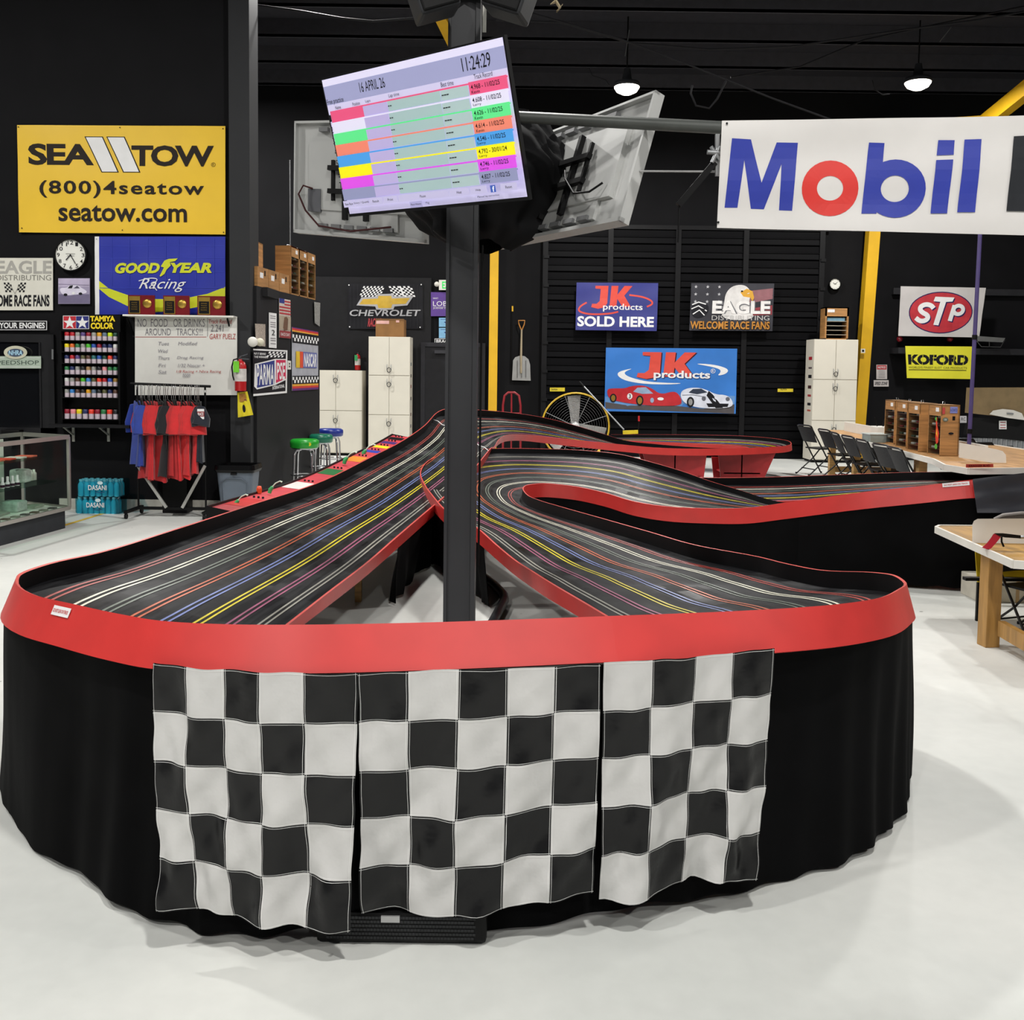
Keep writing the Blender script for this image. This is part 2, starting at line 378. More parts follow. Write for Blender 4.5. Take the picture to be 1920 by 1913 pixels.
# ---------------------------------------------------------------- the slot car track
def W(x, y, z): return V((x, y, z))
ST = [ # (outer wall top, inner wall top)
 (W(1.6,16.6,.50), P(1145,815,17.4)), (W(2.2,16.55,.49), P(1224,815,17.2)), (W(3.2,16.3,.47), P(1327,816,16.9)), (W(3.6,16.1,.47), P(1396,818,16.6)),
 (W(3.72,15.9,.47), P(1447,822,16.3)), (W(3.76,15.75,.47), P(1474,826,16.0)), (W(3.76,15.6,.47), P(1483,832,15.6)), (W(3.7,15.47,.47), P(1472,836,15.2)),
 (W(3.55,15.37,.47), P(1444,838,14.8)), (W(3.0,15.2,.49), P(1361,841,14.3)), (W(2.2,15.0,.55), P(1224,839,13.9)), (P(1172,826,14.8), P(1160,833,13.75)),
 (P(1132,814,14.6), P(1121,829,13.6)), (P(1075,797,14.2), P(1052,822,13.2)), (P(1018,783,13.6), P(983,815,12.4)), (P(949,773,12.9), P(949,816,11.7)),
 (P(898,769,12.4), P(935,824,11.2)), (P(839,767,11.7), P(926,838,10.7)), (P(820,774,11.2), W(-.22,10.3,.82)), (P(797,798,10.6), W(-.27,9.9,.78)),
 (P(750,830,9.8), W(-.36,9.2,.70)), (P(703,854,9.1), W(-.48,8.5,.62)), (P(609,901,7.8), P(811,948,7.7)), (P(469,948,6.2), P(745,1004,6.4)),
 (P(328,994,5.0), P(680,1060,5.5)), (P(188,1037,4.35), P(610,1113,4.85)), (P(94,1058,4.0), P(534,1172,4.4)), (P(42,1077,3.75), W(-1.03,4.1,.465)),
 (P(35,1088,3.6), W(-1.02,3.9,.465)), (PZ(75,1119,.85), W(-.95,3.76,.465)), (PZ(145,1135,.87), W(-.87,3.68,.465)), (PZ(234,1154,.885), W(-.75,3.62,.465)),
 (PZ(300,1165,.89), W(-.62,3.59,.465)), (PZ(422,1172,.895), W(-.45,3.57,.465)), (PZ(562,1173,.9), W(-.28,3.56,.465)), (PZ(760,1170,.9), W(-.1,3.56,.465)),
 (PZ(960,1164,.9), W(.05,3.57,.465)), (PZ(1144,1157,.9), W(.2,3.6,.465)), (PZ(1280,1152,.895), W(.3,3.64,.47)), (PZ(1390,1147,.89), W(.38,3.69,.47)), (PZ(1562,1135,.87), W(.5,3.8,.475)),
 (PZ(1637,1124,.85), W(.56,3.92,.48)), (PZ(1680,1107,.82), W(.56,4.05,.485)), (P(1691,1090,3.95), W(.54,4.18,.49)), (P(1672,1079,4.12), W(.5,4.3,.5)),
 (P(1637,1074,4.3), P(1144,1157,4.45)), (P(1533,1069,4.6), P(1100,1131,4.75)), (P(1476,1058,4.8), P(1035,1093,5.1)), (P(1419,1044,5.1), P(1003,1073,5.4)),
 (P(1310,1024,5.5), P(970,1052,5.75)), (P(1218,998,6.1), P(933,1022,6.2)), (P(1127,972,6.8), P(898,991,6.6)), (P(1046,949,7.6), P(835,955,7.4)),
 (P(1010,938,8.0), P(812,929,7.9)), (P(989,929,8.3), P(797,908,8.4)), (P(980,918,8.55), P(790,883,9.0)), (P(982,912,8.75), P(806,863,9.5)),
 (P(989,909,8.9), P(835,852,9.9)), (P(1003,907,9.03), P(898,843,10.3)), (P(1018,906,9.1), P(950,841,10.5)), (P(1048,908,9.15), P(1020,842,10.5)),
 (P(1081,912,9.15), P(1081,844,10.45)), (P(1132,923,9.0), P(1161,852,10.3)), (P(1190,940,8.7), P(1218,866,10.0)), (P(1247,949,8.5), P(1276,883,9.75)),
 (P(1333,953,8.3), P(1333,903,9.45)), (P(1402,952,8.1), P(1390,920,9.25)), (P(1470,943,7.9), P(1447,938,9.0)), (P(1619,923,7.6), W(3.0,8.6,.46)),
 (P(1725,912,7.48), W(3.4,8.45,.48)), (P(1808,903,7.4), W(3.8,8.4,.5)), (W(4.2,7.35,.86), W(4.2,8.36,.5)), (W(5.2,7.6,.88), W(4.65,8.42,.5)), (W(5.95,8.6,.86), W(4.95,8.7,.5)),
 (W(5.75,9.75,.74), W(4.95,9.0,.55)), (W(5.2,10.0,.70), W(4.8,9.15,.67)), (P(1860,883,10.05), P(1860,897,9.2)), (P(1700,886,10.1), P(1720,915,9.2)),
 (P(1560,891,10.15), P(1600,928,9.22)), (P(1440,895,10.25), P(1500,938,9.32)), (P(1330,896,10.4), P(1380,937,9.75)), (W(1.45,10.9,.5), W(1.5,10.35,.42)),
 (W(.9,11.7,.48), W(.8,11.2,.42)), (W(.2,12.3,.48), W(.2,11.45,.42))]
def crom(p, t):
    n = len(p); i = min(int(t), n - 2); f = t - i
    a = p[max(i - 1, 0)]; b = p[i]; c = p[i + 1]; d = p[min(i + 2, n - 1)]
    # centripetal-ish tangents
    def tan(x, y, z):
        l1 = max((y - x).length, 1e-5); l2 = max((z - y).length, 1e-5)
        return ((y - x) / l1 * l2 + (z - y) / l2 * l1) / (l1 + l2)
    L = (c - b).length
    m0 = (tan(a, b, c) if i > 0 else (c - b) / max(L, 1e-5)) * L
    m1 = (tan(b, c, d) if i < n - 2 else (c - b) / max(L, 1e-5)) * L
    f2 = f * f; f3 = f2 * f
    return b * (2 * f3 - 3 * f2 + 1) + m0 * (f3 - 2 * f2 + f) + c * (-2 * f3 + 3 * f2) + m1 * (f3 - f2)
SUB = 5; NS = (len(ST) - 1) * SUB
OT = [crom([s[0] for s in ST], k / SUB) for k in range(NS + 1)]
IT = [crom([s[1] for s in ST], k / SUB) for k in range(NS + 1)]
HWO, HWI, DROP = .082, .05, .05
NR = []; LEN = [0.0]
for k in range(NS + 1):
    a = max(k - 2, 0); b = min(k + 2, NS); t = ((OT[b] + IT[b]) - (OT[a] + IT[a])).normalized(); c = (IT[k] - OT[k]).normalized()
    n = c.cross(t); n = n if n.z > 0 else -n
    NR.append(n.normalized())
for _ in range(3): NR = [(NR[max(k - 1, 0)] + NR[k] * 2 + NR[min(k + 1, NS)]).normalized() for k in range(NS + 1)]
for k in range(NS): LEN.append(LEN[-1] + ((OT[k + 1] + IT[k + 1]) / 2 - (OT[k] + IT[k]) / 2).length)
SO = [OT[k] - NR[k] * HWO for k in range(NS + 1)]; SI = [IT[k] - NR[k] * HWI for k in range(NS + 1)]
def sp(k, t, up=0.0):   # point on the running surface
    return SO[k] * (1 - t) + SI[k] * t + NR[k] * up
track = thing('slot_car_track', 'eight lane black slot car track with red side walls winding through the hall', 'race track', (0, 3.2, 0))
tm = bpy.data.materials.new('track_paint'); tm.use_nodes = True
def track_mat(m):
    nt = m.node_tree; N = nt.nodes; L = nt.links; b = N['Principled BSDF']
    tc = N.new('ShaderNodeTexCoord'); mp = N.new('ShaderNodeMapping'); mp.inputs['Scale'].default_value = (1.4, 26, 1); L.new(tc.outputs['UV'], mp.inputs[0])
    n1 = N.new('ShaderNodeTexNoise'); n1.inputs['Scale'].default_value = 1.6; n1.inputs['Detail'].default_value = 6; L.new(mp.outputs[0], n1.inputs[0])
    n2 = N.new('ShaderNodeTexNoise'); n2.inputs['Scale'].default_value = 2.5; n2.inputs['Detail'].default_value = 5; L.new(tc.outputs['Object'], n2.inputs[0])
    bk = N.new('ShaderNodeTexBrick'); bk.inputs['Scale'].default_value = 1; bk.inputs['Brick Width'].default_value = .16; bk.inputs['Row Height'].default_value = .055
    bk.inputs['Mortar Size'].default_value = .002; bk.inputs['Color1'].default_value = (.0, .0, .0, 1); bk.inputs['Color2'].default_value = (1, 1, 1, 1); bk.inputs['Mortar'].default_value = (.5, .5, .5, 1)
    L.new(tc.outputs['UV'], bk.inputs[0])
    r = N.new('ShaderNodeValToRGB'); r.color_ramp.elements[0].color = (.006, .006, .007, 1); r.color_ramp.elements[1].color = (.016, .016, .018, 1)
    r.color_ramp.elements[0].position = .42; r.color_ramp.elements[1].position = .66; L.new(n1.outputs[0], r.inputs[0]); 
    m4 = N.new('ShaderNodeMapRange'); m4.inputs[1].default_value = .5; m4.inputs[2].default_value = .72; m4.inputs[3].default_value = 0; m4.inputs[4].default_value = .06; L.new(n2.outputs[0], m4.inputs[0])
    m5 = N.new('ShaderNodeMath'); m5.operation = 'MULTIPLY'; L.new(m4.outputs[0], m5.inputs[0]); L.new(bk.outputs[0], m5.inputs[1])
    m6 = N.new('ShaderNodeMix'); m6.data_type = 'RGBA'; m6.blend_type = 'ADD'; m6.inputs[0].default_value = 1; L.new(r.outputs[0], m6.inputs[6]); L.new(m5.outputs[0], m6.inputs[7]); L.new(m6.outputs[2], b.inputs['Base Color'])
    ad = N.new('ShaderNodeMath'); ad.operation = 'MULTIPLY_ADD'; ad.inputs[1].default_value = .16; L.new(bk.outputs[0], ad.inputs[0])
    mr = N.new('ShaderNodeMapRange'); mr.inputs[1].default_value = .3; mr.inputs[2].default_value = .7; mr.inputs[3].default_value = .22; mr.inputs[4].default_value = .42; L.new(n2.outputs[0], mr.inputs[0])
    L.new(mr.outputs[0], ad.inputs[2])
    m2 = N.new('ShaderNodeMath'); m2.operation = 'MULTIPLY_ADD'; m2.inputs[1].default_value = .2; m2.inputs[2].default_value = -.07; L.new(n1.outputs[0], m2.inputs[0])
    a2 = N.new('ShaderNodeMath'); a2.operation = 'ADD'; L.new(ad.outputs[0], a2.inputs[0]); L.new(m2.outputs[0], a2.inputs[1]); L.new(a2.outputs[0], b.inputs['Roughness'])
    b.inputs['Specular IOR Level'].default_value = .09
track_mat(tm)
surf = MB(); TT = [0, .06, .2, .35, .5, .65, .8, .94, 1]; NT = len(TT)
vs = [sp(k, t) for k in range(NS + 1) for t in TT]
surf.add(vs, [(k * NT + i, k * NT + i + 1, (k + 1) * NT + i + 1, (k + 1) * NT + i) for k in range(NS) for i in range(NT - 1)], 0, True)
surf.uv = [(LEN[k], t * .85) for k in range(NS + 1) for t in TT]
o_ = len(surf.v); surf.add([p - NR[j // NT] * .018 for j, p in enumerate(vs)], [(k * NT + i + NT, k * NT + i + NT + 1, k * NT + i + 1, k * NT + i) for k in range(NS) for i in range(NT - 1)], 0, True); surf.uv += surf.uv[:]
surf.build('running_surface', tm, track, label='black painted running surface')
# lanes: each a slot with braid strips either side
LC = [('red', 'a5433c'), ('white', 'd6d3c0'), ('grey green', '5d665b'), ('orange', 'b8552c'), ('blue', '6472a8'), ('yellow', 'cdbd1e'), ('purple', '9a5270'), ('grey', '8f8d84')]
for i, (nm, hx) in enumerate(LC):
    t0 = .115 + .77 * i / 7; mb = MB()
    for off, wd, mi, up in ((-.013, .0105, 0, .0016), (.013, .0105, 0, .0016), (0, .006, 1, .0012)):
        vs = []
        for k in range(NS + 1):
            wdt = (SI[k] - SO[k]).length
            vs += [sp(k, t0 + (off - wd / 2) / wdt, up), sp(k, t0 + (off + wd / 2) / wdt, up)]
        mb.add(vs, [(2 * k, 2 * k + 1, 2 * k + 3, 2 * k + 2) for k in range(NS)], mi, True)
    mb.build('lane_slot', [mat(hx, .38, .0, .2, 12), BLK], track, label=nm + ' striped lane slot')
# side walls in sections
def wall_part(T, k0, k1, hw, side, seam=.004):
    """side +1: outside is away from the other wall"""
    mb = MB(); ring = []
    other = IT if T is OT else OT
    for k in range(k0, k1 + 1):
        n = NR[k]; out = (T[k] - other[k]); out = (out - n * out.dot(n)).normalized(); th = .011
        a = T[k]; b = T[k] - n * (hw + DROP)
        ring.append([a, b, b + out * th, a + out * th])
    m = len(ring); vs = [p for r in ring for p in r]
    def strip(i, j, mi): mb.add(vs, [(q * 4 + i, q * 4 + j, (q + 1) * 4 + j, (q + 1) * 4 + i) for q in range(m - 1)], mi, True)
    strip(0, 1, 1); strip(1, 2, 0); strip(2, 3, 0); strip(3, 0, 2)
    mb.add(ring[0], [(0, 1, 2, 3)], 0); mb.add(ring[-1], [(3, 2, 1, 0)], 0)
    return mb
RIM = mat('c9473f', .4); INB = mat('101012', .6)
FRONTK = 25 * SUB
def sections(T, hw, cuts, lab):
    for a, b in zip(cuts[:-1], cuts[1:]):
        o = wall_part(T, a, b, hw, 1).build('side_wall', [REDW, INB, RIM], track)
def autocuts(step, force=()):
    cuts = [0]; last = 0
    for k in range(1, NS):
        if LEN[k] - last > step or k in force: cuts.append(k); last = LEN[k]
    return cuts + [NS]
sections(OT, HWO, autocuts(1.9, (37 * SUB,)), 'outer'); sections(IT, HWI, autocuts(2.2), 'inner')
# wooden frame legs under the track
def leg(x, y, zt, m=PINE, s=.04):
    MB().box(x - s, x + s, y - s, y + s, 0, zt).build('support_leg', m, track)
def mid(k): return (SO[k] + SI[k]) / 2
for si in (23, 24.2, 46, 48.5, 51, 58, 62, 64, 69):
    k = int(si * SUB)
    for t in ((.15,) if si < 57 else (.15, .85)):
        p = sp(k, t); leg(p.x, p.y, p.z - .03)
pl = PZ(672, 1128, 0); leg(pl.x, pl.y, .5, PINE, .022)
# red painted plywood stands below the far loop
rst = mat('a82327', .45)
for (xa_, xb_, xc_, xd_, D) in ((1205, 1325, 1225, 1318, 14.3), (1346, 1455, 1352, 1430, 14.9)):
    top = .46; a = P(xa_, 858, D); b = P(xb_, 858, D); c = P(xd_, 894, D); d = P(xc_, 894, D)
    for dy in (0, .55):
        MB().prism([(a.x, top), (b.x, top), (c.x, .0), (d.x, .0)], lambda x, y, t, D=D, dy=dy: V((x, D + dy + t, y)), .02).build('support_stand', rst, track)
    MB().box(d.x + .04, c.x - .04, D, D + .57, .12, .14).box(d.x + .3, d.x + .32, D, D + .57, 0, .46).build('support_brace', rst, track)
# warning stickers on the red wall
def on_wall(k0, f, up, T=OT, other=IT):
    n = NR[k0]; out = (T[k0] - other[k0]); out = (out - n * out.dot(n)).normalized()
    return out, n
def near_k(px, py, T, lo, hi):
    best = None
    for k in range(lo, hi):
        d = T[k] - V((0, 0, CH)); z = d.dot(FW); x = PX + FL * d.dot(RT) / z; y = PY - FL * d.dot(UP) / z
        e = (x - px) ** 2 + (y - py) ** 2
        if best is None or e < best[0]: best = (e, k)
    return best[1]
for px, py, lo, hi, L_, lab in ((124, 1130, 28, 34, .115, 'white sticker with red writing on the front left red wall'), (1794, 905, 68, 71, .19, 'white sticker with red writing on the far right red wall')):
    k = near_k(px, py, OT, lo * SUB, hi * SUB); out, n = on_wall(k, 0, 0); t = (OT[min(k + 2, NS)] - OT[max(k - 2, 0)]).normalized()
    c = OT[k] + out * .0135 - n * .03
    if lo == 68: c = OT[k] + out * .0135 - n * .018
    cor = [c - t * L_ / 2 + n * .015, c + t * L_ / 2 + n * .015, c + t * L_ / 2 - n * .015, c - t * L_ / 2 - n * .015]
    if px < 900: cor = cor
    o, pr = sheet('warning_sticker', lab, 'sticker', INKW, (0, 0, 100, 26), cor=cor, th=.0015)
    pr.text('DO NOT LEAN ON TRACK', 6, 8, 94, 18, RED, .02); pr.done(o)

# ---------------------------------------------------------------- black skirts
CLO = mat('070708', .85, 0, .25, 5, .3, spec=.08)
def skirt(name, lab, T, k0, k1, hw, inset, flare, fold, zb=.012, group=None, m=CLO, amp=.014, topdrop=0.0):
    other = IT if T is OT else OT; pts = []; acc = 0
    for k in range(k0, k1 + 1):
        n = NR[k]; out = (T[k] - other[k]); out = (out - n * out.dot(n)).normalized(); h = V((out.x, out.y, 0)).normalized()
        pts.append((T[k] - n * (hw + DROP - .012) - out * (inset if inset < .07 else 0) - out * (inset * max(0, min(1, (3.45 - OT[k].y) / .4)) if inset >= .07 else 0), h))
    rows = 12; sub = 4; P2 = []
    for i in range(len(pts) - 1):
        for s in range(sub): f = s / sub; P2.append((pts[i][0].lerp(pts[i + 1][0], f), pts[i][1].lerp(pts[i + 1][1], f)))
    P2.append(pts[-1]); L = [0]
    for a, b in zip(P2[:-1], P2[1:]): L.append(L[-1] + (b[0] - a[0]).length)
    rnd = [random.uniform(0, 6.28) for _ in range(4)]
    def fn(i, v):
        p, h = P2[i]; s = L[i]
        w_ = math.sin(s * fold + rnd[0] + 1.6 * math.sin(s * 2.1)) * .5 + math.sin(s * fold * 2.7 + rnd[1] + v * 2) * .28 * (1 + math.sin(s * 2.7)) + .35 * math.sin(s * 5 - v * 4)
        zb_ = zb + .008 * (1 + math.sin(s * 7 + rnd[2])) + .005 * math.sin(s * 31)
        z = p.z - topdrop + (zb_ - p.z + topdrop) * v
        return V((p.x, p.y, 0)) + h * (flare * v ** 1.5 + amp * w_ * (v ** .7) + .004) + V((0, 0, z))
    mb = MB(); Wd = len(P2)
    for off in (0, -.004):
        mb.add([fn(i, j / rows) + P2[i][1] * off for j in range(rows + 1) for i in range(Wd)],
               [(j * Wd + i, j * Wd + i + 1, (j + 1) * Wd + i + 1, (j + 1) * Wd + i) for j in range(rows) for i in range(Wd - 1)], 0, True)
    o = mb.build(name, m); tag(o, lab, 'skirt', group); return fn, L, P2
FS = skirt('cloth_skirt', 'long black cloth skirt around the front turn of the track', OT, int(24.0 * SUB), int(46.2 * SUB), HWO, .075, .02, 13, amp=.02)
skirt('cloth_skirt', 'black cloth skirt below the right-hand straight, behind the wooden table', OT, int(67.2 * SUB), int(72.0 * SUB), HWO, .0, .0, 4, amp=.008)
skirt('cloth_skirt', 'sagging black cloth hung under the red inner wall of the hairpin', OT, int(57.0 * SUB), int(67.4 * SUB), HWO, .0, -.02, 6, amp=.02)
skirt('cloth_skirt', 'black cloth below the hairpin, left of the steel column', IT, int(52.0 * SUB), int(57.0 * SUB), HWI, .02, -.05, 14, amp=.03)
skirt('cloth_skirt', 'crumpled black cloth under the climbing straight behind the column', IT, int(20.0 * SUB), int(22.9 * SUB), HWI, .03, -.05, 16, amp=.04)
skirt('cloth_skirt', 'black cloth under the descending lanes, right of the column', IT, int(51.0 * SUB), int(51.9 * SUB), HWI, .03, -.05, 16, amp=.02)
# right end: glossy dark plastic sheet over the turn
gp = mat('33343a', .3, 0, .2, 4, .4)
a0 = P(1822, 899, 7.34); b0 = P(1835, 962, 7.3)
cor = [P(1823, 899, 7.33), P(2080, 868, 7.0), P(2080, 962, 7.0), P(1832, 962, 7.28)]
o, pr = sheet('plastic_sheet', 'dark glossy plastic sheet draped over the right end of the track', 'cover', gp, (0, 0, 100, 40), cor=cor, amp=.012, th=.01)
cor = [P(1829, 960, 7.42), P(2080, 958, 7.1), P(2080, 1000, 7.1), P(1830, 990, 7.42)]
sheet('red_crossboard', 'dark red painted board below the plastic sheet', 'board', REDW, (0, 0, 100, 20), cor=cor, th=.02)

# ---------------------------------------------------------------- checkered flags on the front skirt
fnS, LS, PS = FS
def px_of(p):
    d = p - V((0, 0, CH)); z = d.dot(FW); return PX + FL * d.dot(RT) / z, PY - FL * d.dot(UP) / z
SX = [px_of(p[0])[0] for p in PS]
def skidx(px):
    # front part only: x increasing
    c = [i for i in range(len(SX)) if PS[i][0].y < 3.4]
    for i in c[:-1]:
        if SX[i] <= px <= SX[i + 1]: return i + (px - SX[i]) / (SX[i + 1] - SX[i])
    return c[0]
def skpt(fi, v, off):
    i = int(fi); f = fi - i; i2 = min(i + 1, len(PS) - 1)
    p = fnS(i, v).lerp(fnS(i2, v), f); h = PS[i][1].lerp(PS[i2][1], f); return p + h * off
FLW = mat('c6c5c3', .28, 0, .05, 9, .6, spec=.8); FLB = mat('08080a', .34, 0, .1, 9, .5, spec=.35); THR = mat('e8e8e6', .6)
def flag(lab, xa, xb, cols, first_black, ztop0, ztop1, zb0, zb1, ph, bx0=0, bx1=0, bulge=0):
    ia, ib = skidx(xa), skidx(xb)
    c0 = skpt((ia + ib) / 2, .5, 0)
    t = thing('checkered_flag', lab, 'flag', (c0.x, c0.y, .06), 'checkered flags on the front skirt')
    def fn(u, v, d=0):
        fi = ia + (ib - ia) * u + (bx0 * (1 - u) + bx1 * u) * v * v
        zt = ztop0 * (1 - u) + ztop1 * u; zb = zb0 * (1 - u) + zb1 * u + .008 * math.sin(u * 6 + ph)
        p = skpt(fi, .35, 0); z = zt + (zb - zt) * v; h = PS[int(fi)][1]
        fold = .012 * math.sin(u * 11 + ph + v * 1.5) * (.3 + v) + .007 * math.sin(u * 23 + v * 6 + ph) + .004 * math.sin(v * 13 + u * 9 + ph) + .004 * math.sin(u * 37 - v * 17 + 3 * ph) * math.sin(v * 5 + u * 4) + .0018 * math.sin(v * 41 + u * 33) + .016 * math.sin(u * 5.5 + ph * 2) * v
        fold += bulge * math.exp(-((u - .85) / .3) ** 2) * v ** 2
        p = V((p.x, p.y, z)) + h * (.088 + fold * (.55 + .9 * v) + d); return p
    R = 5; n = 9
    for j in range(R):
        for i in range(math.ceil(cols)):
            u0 = i / cols; u1 = min((i + 1) / cols, 1)
            blk = ((i + j) % 2 == 0) == first_black
            mb = MB()
            for d in (0, -.0015):
                mb.grid(lambda a, b: fn(u0 + (u1 - u0) * a, (j + b) / R, d), n, n)
            mb.build('fabric_square', FLB if blk else FLW, t)
    mb = MB()
    def stitch(f):
        vs = []; 
        for k in range(41):
            s = k / 40; a, b = f(s); vs += [a, b]
        mb.add(vs, [(2 * k, 2 * k + 1, 2 * k + 3, 2 * k + 2) for k in range(40)], 0, True)
    wd = .0007
    for j in range(R + 1):
        for e in (-.006, .006):
            v = j / R + e
            if 0 < v < 1: stitch(lambda s, v=v: (fn(s, v - wd, .0012), fn(s, v + wd, .0012)))
    for i in range(math.ceil(cols) + 1):
        for e in (-.007, .007):
            u = min(i / cols, 1) + e
            if 0 < u < 1: stitch(lambda s, u=u: (fn(u - wd, s, .0012), fn(u + wd, s, .0012)))
    mb.build('stitching', THR, t)
flag('checkered flag hanging at the left of the front skirt', 334, 697, 5, True, .797, .79, .12, .09, 0.6, 3.5, 0, .03)
flag('checkered flag hanging in the middle of the front skirt, over the speaker grille', 700, 1116, 5, True, .79, .788, .10, .12, 2.2, 0, -.6)
flag('checkered flag at the right of the front skirt, cut off at its left edge', 1122, 1408, 4, False, .79, .797, .105, .105, 4.0, 0, -2.2)

# floor speaker below the flags
sc = PZ(750, 1772, 0); t = thing('floor_speaker', 'low black speaker cabinet with metal grille, poking out below the middle flag', 'speaker', (sc.x, 2.8, 0))
x0, x1 = PZ(590, 1770, .01).x, PZ(912, 1774, .01).x
MB().rbox(x0, x1, 2.66, 2.98, .006, .094, .012).build('cabinet', BLK, t)
mb = MB(); nx = 44
for r in range(6):
    for i in range(nx):
        xa_ = x0 + .03 + (x1 - x0 - .06) * (i + (r % 2) * .5) / (nx + .5); z = .018 + r * .0115
        mb.box(xa_, xa_ + .0078, 2.6582, 2.661, z, z + .0075)
g = mb.build('grille', mat('2a2b2d', .4, .5), t); g['kind'] = 'stuff'
mb = MB(); bx = (x0 + x1) / 2 - .03
mb.box(bx - .026, bx + .026, 2.655, 2.6605, .068, .086).build('badge', mat('b8b8b8', .4, .6), t)

# ---------------------------------------------------------------- steel column, screens, drape
cx = P(866, 700, 5.6).x
col = MB(); pw = .088
col.box(cx - pw, cx + pw * .72, 5.52, 5.56, 0, 7.25).box(cx + pw * .72, cx + pw, 5.5, 5.58, 0, 7.25).box(cx - pw, cx - pw * .8, 5.5, 5.58, 0, 7.25)
col.box(cx - pw, cx + pw, 5.56, 5.7, 0, 7.25).box(cx - .2, cx + .2, 5.4, 5.8, 0, .015)
tag(col.build('steel_column', mat('38393c', .5, .1, .06, 4)), 'dark grey steel column rising through the infield to the ceiling', 'column')
cable = MB().tube([P(905, 460, 5.5), P(903, 600, 5.5), P(901, 760, 5.5), P(899, 900, 5.5), P(897, 1060, 5.5)], .006, 6)
tag(cable.build('cable', BLK), 'black cable running down the right edge of the steel column', 'cable')
mb = MB(); pts = [PZ(800, 1015, .03), PZ(850, 1048, .03), PZ(905, 1080, .03), PZ(928, 1098, .03), PZ(944, 1115, .03), PZ(946, 1125, .03), PZ(925, 1165, .03), PZ(880, 1230, .03)]
tag(mb.tube(pts, .032, 10).build('floor_conduit', mat('1d1f22', .35)), 'bent black cable duct lying on the infield floor', 'duct')
def quad_tv(name, label, cor, th=.05):
    TL, TR, BR, BL = [V(c) for c in cor]; c = (TL + TR + BR + BL) / 4; n = (TR - TL).cross(BL - TL).normalized()
    if n.y > 0: n = -n
    t = thing(name, label, 'television', c); return t, n, (TL, TR, BR, BL)
TV = [V((-1.05896, 5.44017, 3.17245)), V((-.06016, 4.58162, 3.13144)), V((.06887, 4.75197, 2.42297)), V((-.92994, 5.61052, 2.46398))]
t, n, (TL, TR, BR, BL) = quad_tv('television', 'lit race timing screen tilted on the steel column', TV)
f = bil((TL, TR, BR, BL))
mb = MB().slab(lambda u, v, s: f(u, v) - n * .022 * s, 1, 1, 0, False).slab(lambda u, v, s: f(.15 + .7 * u, .3 + .6 * v) - n * (.022 + .04 * s), 1, 1, 0, False); mb.build('casing', BLK, t)
ins = lambda u, v: f(.008 + .984 * u, .012 + .966 * v)
EM = lambda h: mat(h, .3, 0, .01, 3, emit=.42)
mb = MB().slab(lambda u, v, s: ins(u, v) + n * .0015 * (1 - s), 1, 1, 0, False); mb.build('screen', EM('c9c4e4'), t)
pr = Print(lambda x, y, z: ins(x / 100, y / 60) + n * (.0016 + z), None, .0004, .0004)
TXT = mat('15151c', .5); gy = EM('9a9cc2'); 
pr.rect(0, 3, 100, 11, gy); pr.rect(0, 0, 100, 3, EM('d8d4ee'))
pr.text('16 APRIL 26', 22, 4.4, 37, 8.6, TXT).text('11:24:29', 79, 4.0, 93, 9.2, TXT).text('Free practice', .5, 8.6, 11, 11.4, TXT).text('Name', 5, 12, 8.5, 13.4, TXT).text('Position', 16, 12, 20.5, 13.4, TXT)
pr.text('Laps', 24, 12, 27, 13.4, TXT).text('Lap time', 38, 11.6, 44, 13.4, TXT).text('Best time', 67, 11.4, 73.5, 13.2, TXT).text('Track Record', 84, 11, 93, 12.8, TXT)
rows = [('e0557e', '4.968 - 11/02/25', 'Kevin'), ('dcd8ee', '4.608 - 11/02/25', 'Larry'), ('5fe08a', '4.626 - 11/02/25', 'Kevin'), ('e8826c', '4.614 - 11/02/25', 'Kevin'),
        ('4a9ae0', '4.546 - 11/02/25', 'Larry'), ('f0e818', '4.792 - 30/01/24', 'Larry'), ('d850e0', '4.746 - 11/02/25', 'Larry'), ('8c90b4', '4.827 - 11/02/25', 'Larry')]
for i, (c, a, b) in enumerate(rows):
    y = 13.8 + i * 4.95; y2 = y + 4.95; e = EM(c)
    pr.rect(1.5, y, 100, y + .6, e); pr.rect(1.5, y, 22, y2, e); pr.rect(22, y + .6, 36.5, y2 - .2, EM('b3a8d4')); pr.rect(36.7, y + .6, 66, y2 - .2, EM('9fb8b8')); pr.rect(66.3, y + .7, 80.5, y2 - .2, EM('a6bcbc'))
    pr.rect(81, y - .3, 99.6, y2 - .3, e)
    pr.text(str(i + 1), .4, y + 1.5, 1.6, y + 4.4, TXT).text(a, 82, y + .8, 96, y + 2.6, TXT, .005).text(b, 82, y + 3, 86, y + 4.2, TXT)
    pr.text('---', 66.8, y + 2.4, 70.5, y + 2.8, TXT, .02).text('--', 37, y + 2.4, 39, y + 2.8, TXT)
bt = EM('bdb8da')
for x0_, x1_, s in ((1, 8, 'New Race'), (8.5, 17, 'Entry / Qualify'), (17.5, 26, 'Result'), (26.5, 35, 'Print'), (35.5, 64, 'Pause'), (64.5, 75, 'Heat'), (75.5, 84, 'Help'), (91, 99, 'Reset')):
    pr.rect(x0_, 53.6, x1_, 56.6, bt); c = (x0_ + x1_) / 2; pr.text(s, c - len(s) * .32, 54.6, c + len(s) * .32, 55.7, TXT)
pr.rect(86, 53.8, 88.6, 56.6, EM('3b5ab0')); pr.text('f', 87, 54.2, 88, 56.4, EM('f0f0f8'), .03)
pr.rect(42, 57, 49, 59.6, EM('a4a0cc')).text('Race History', 42.6, 57.8, 48.4, 58.8, TXT).text('Msg', 51, 57.6, 53, 58.8, TXT).text('Manual lap correction', 79, 57.4, 90, 58.4, TXT)
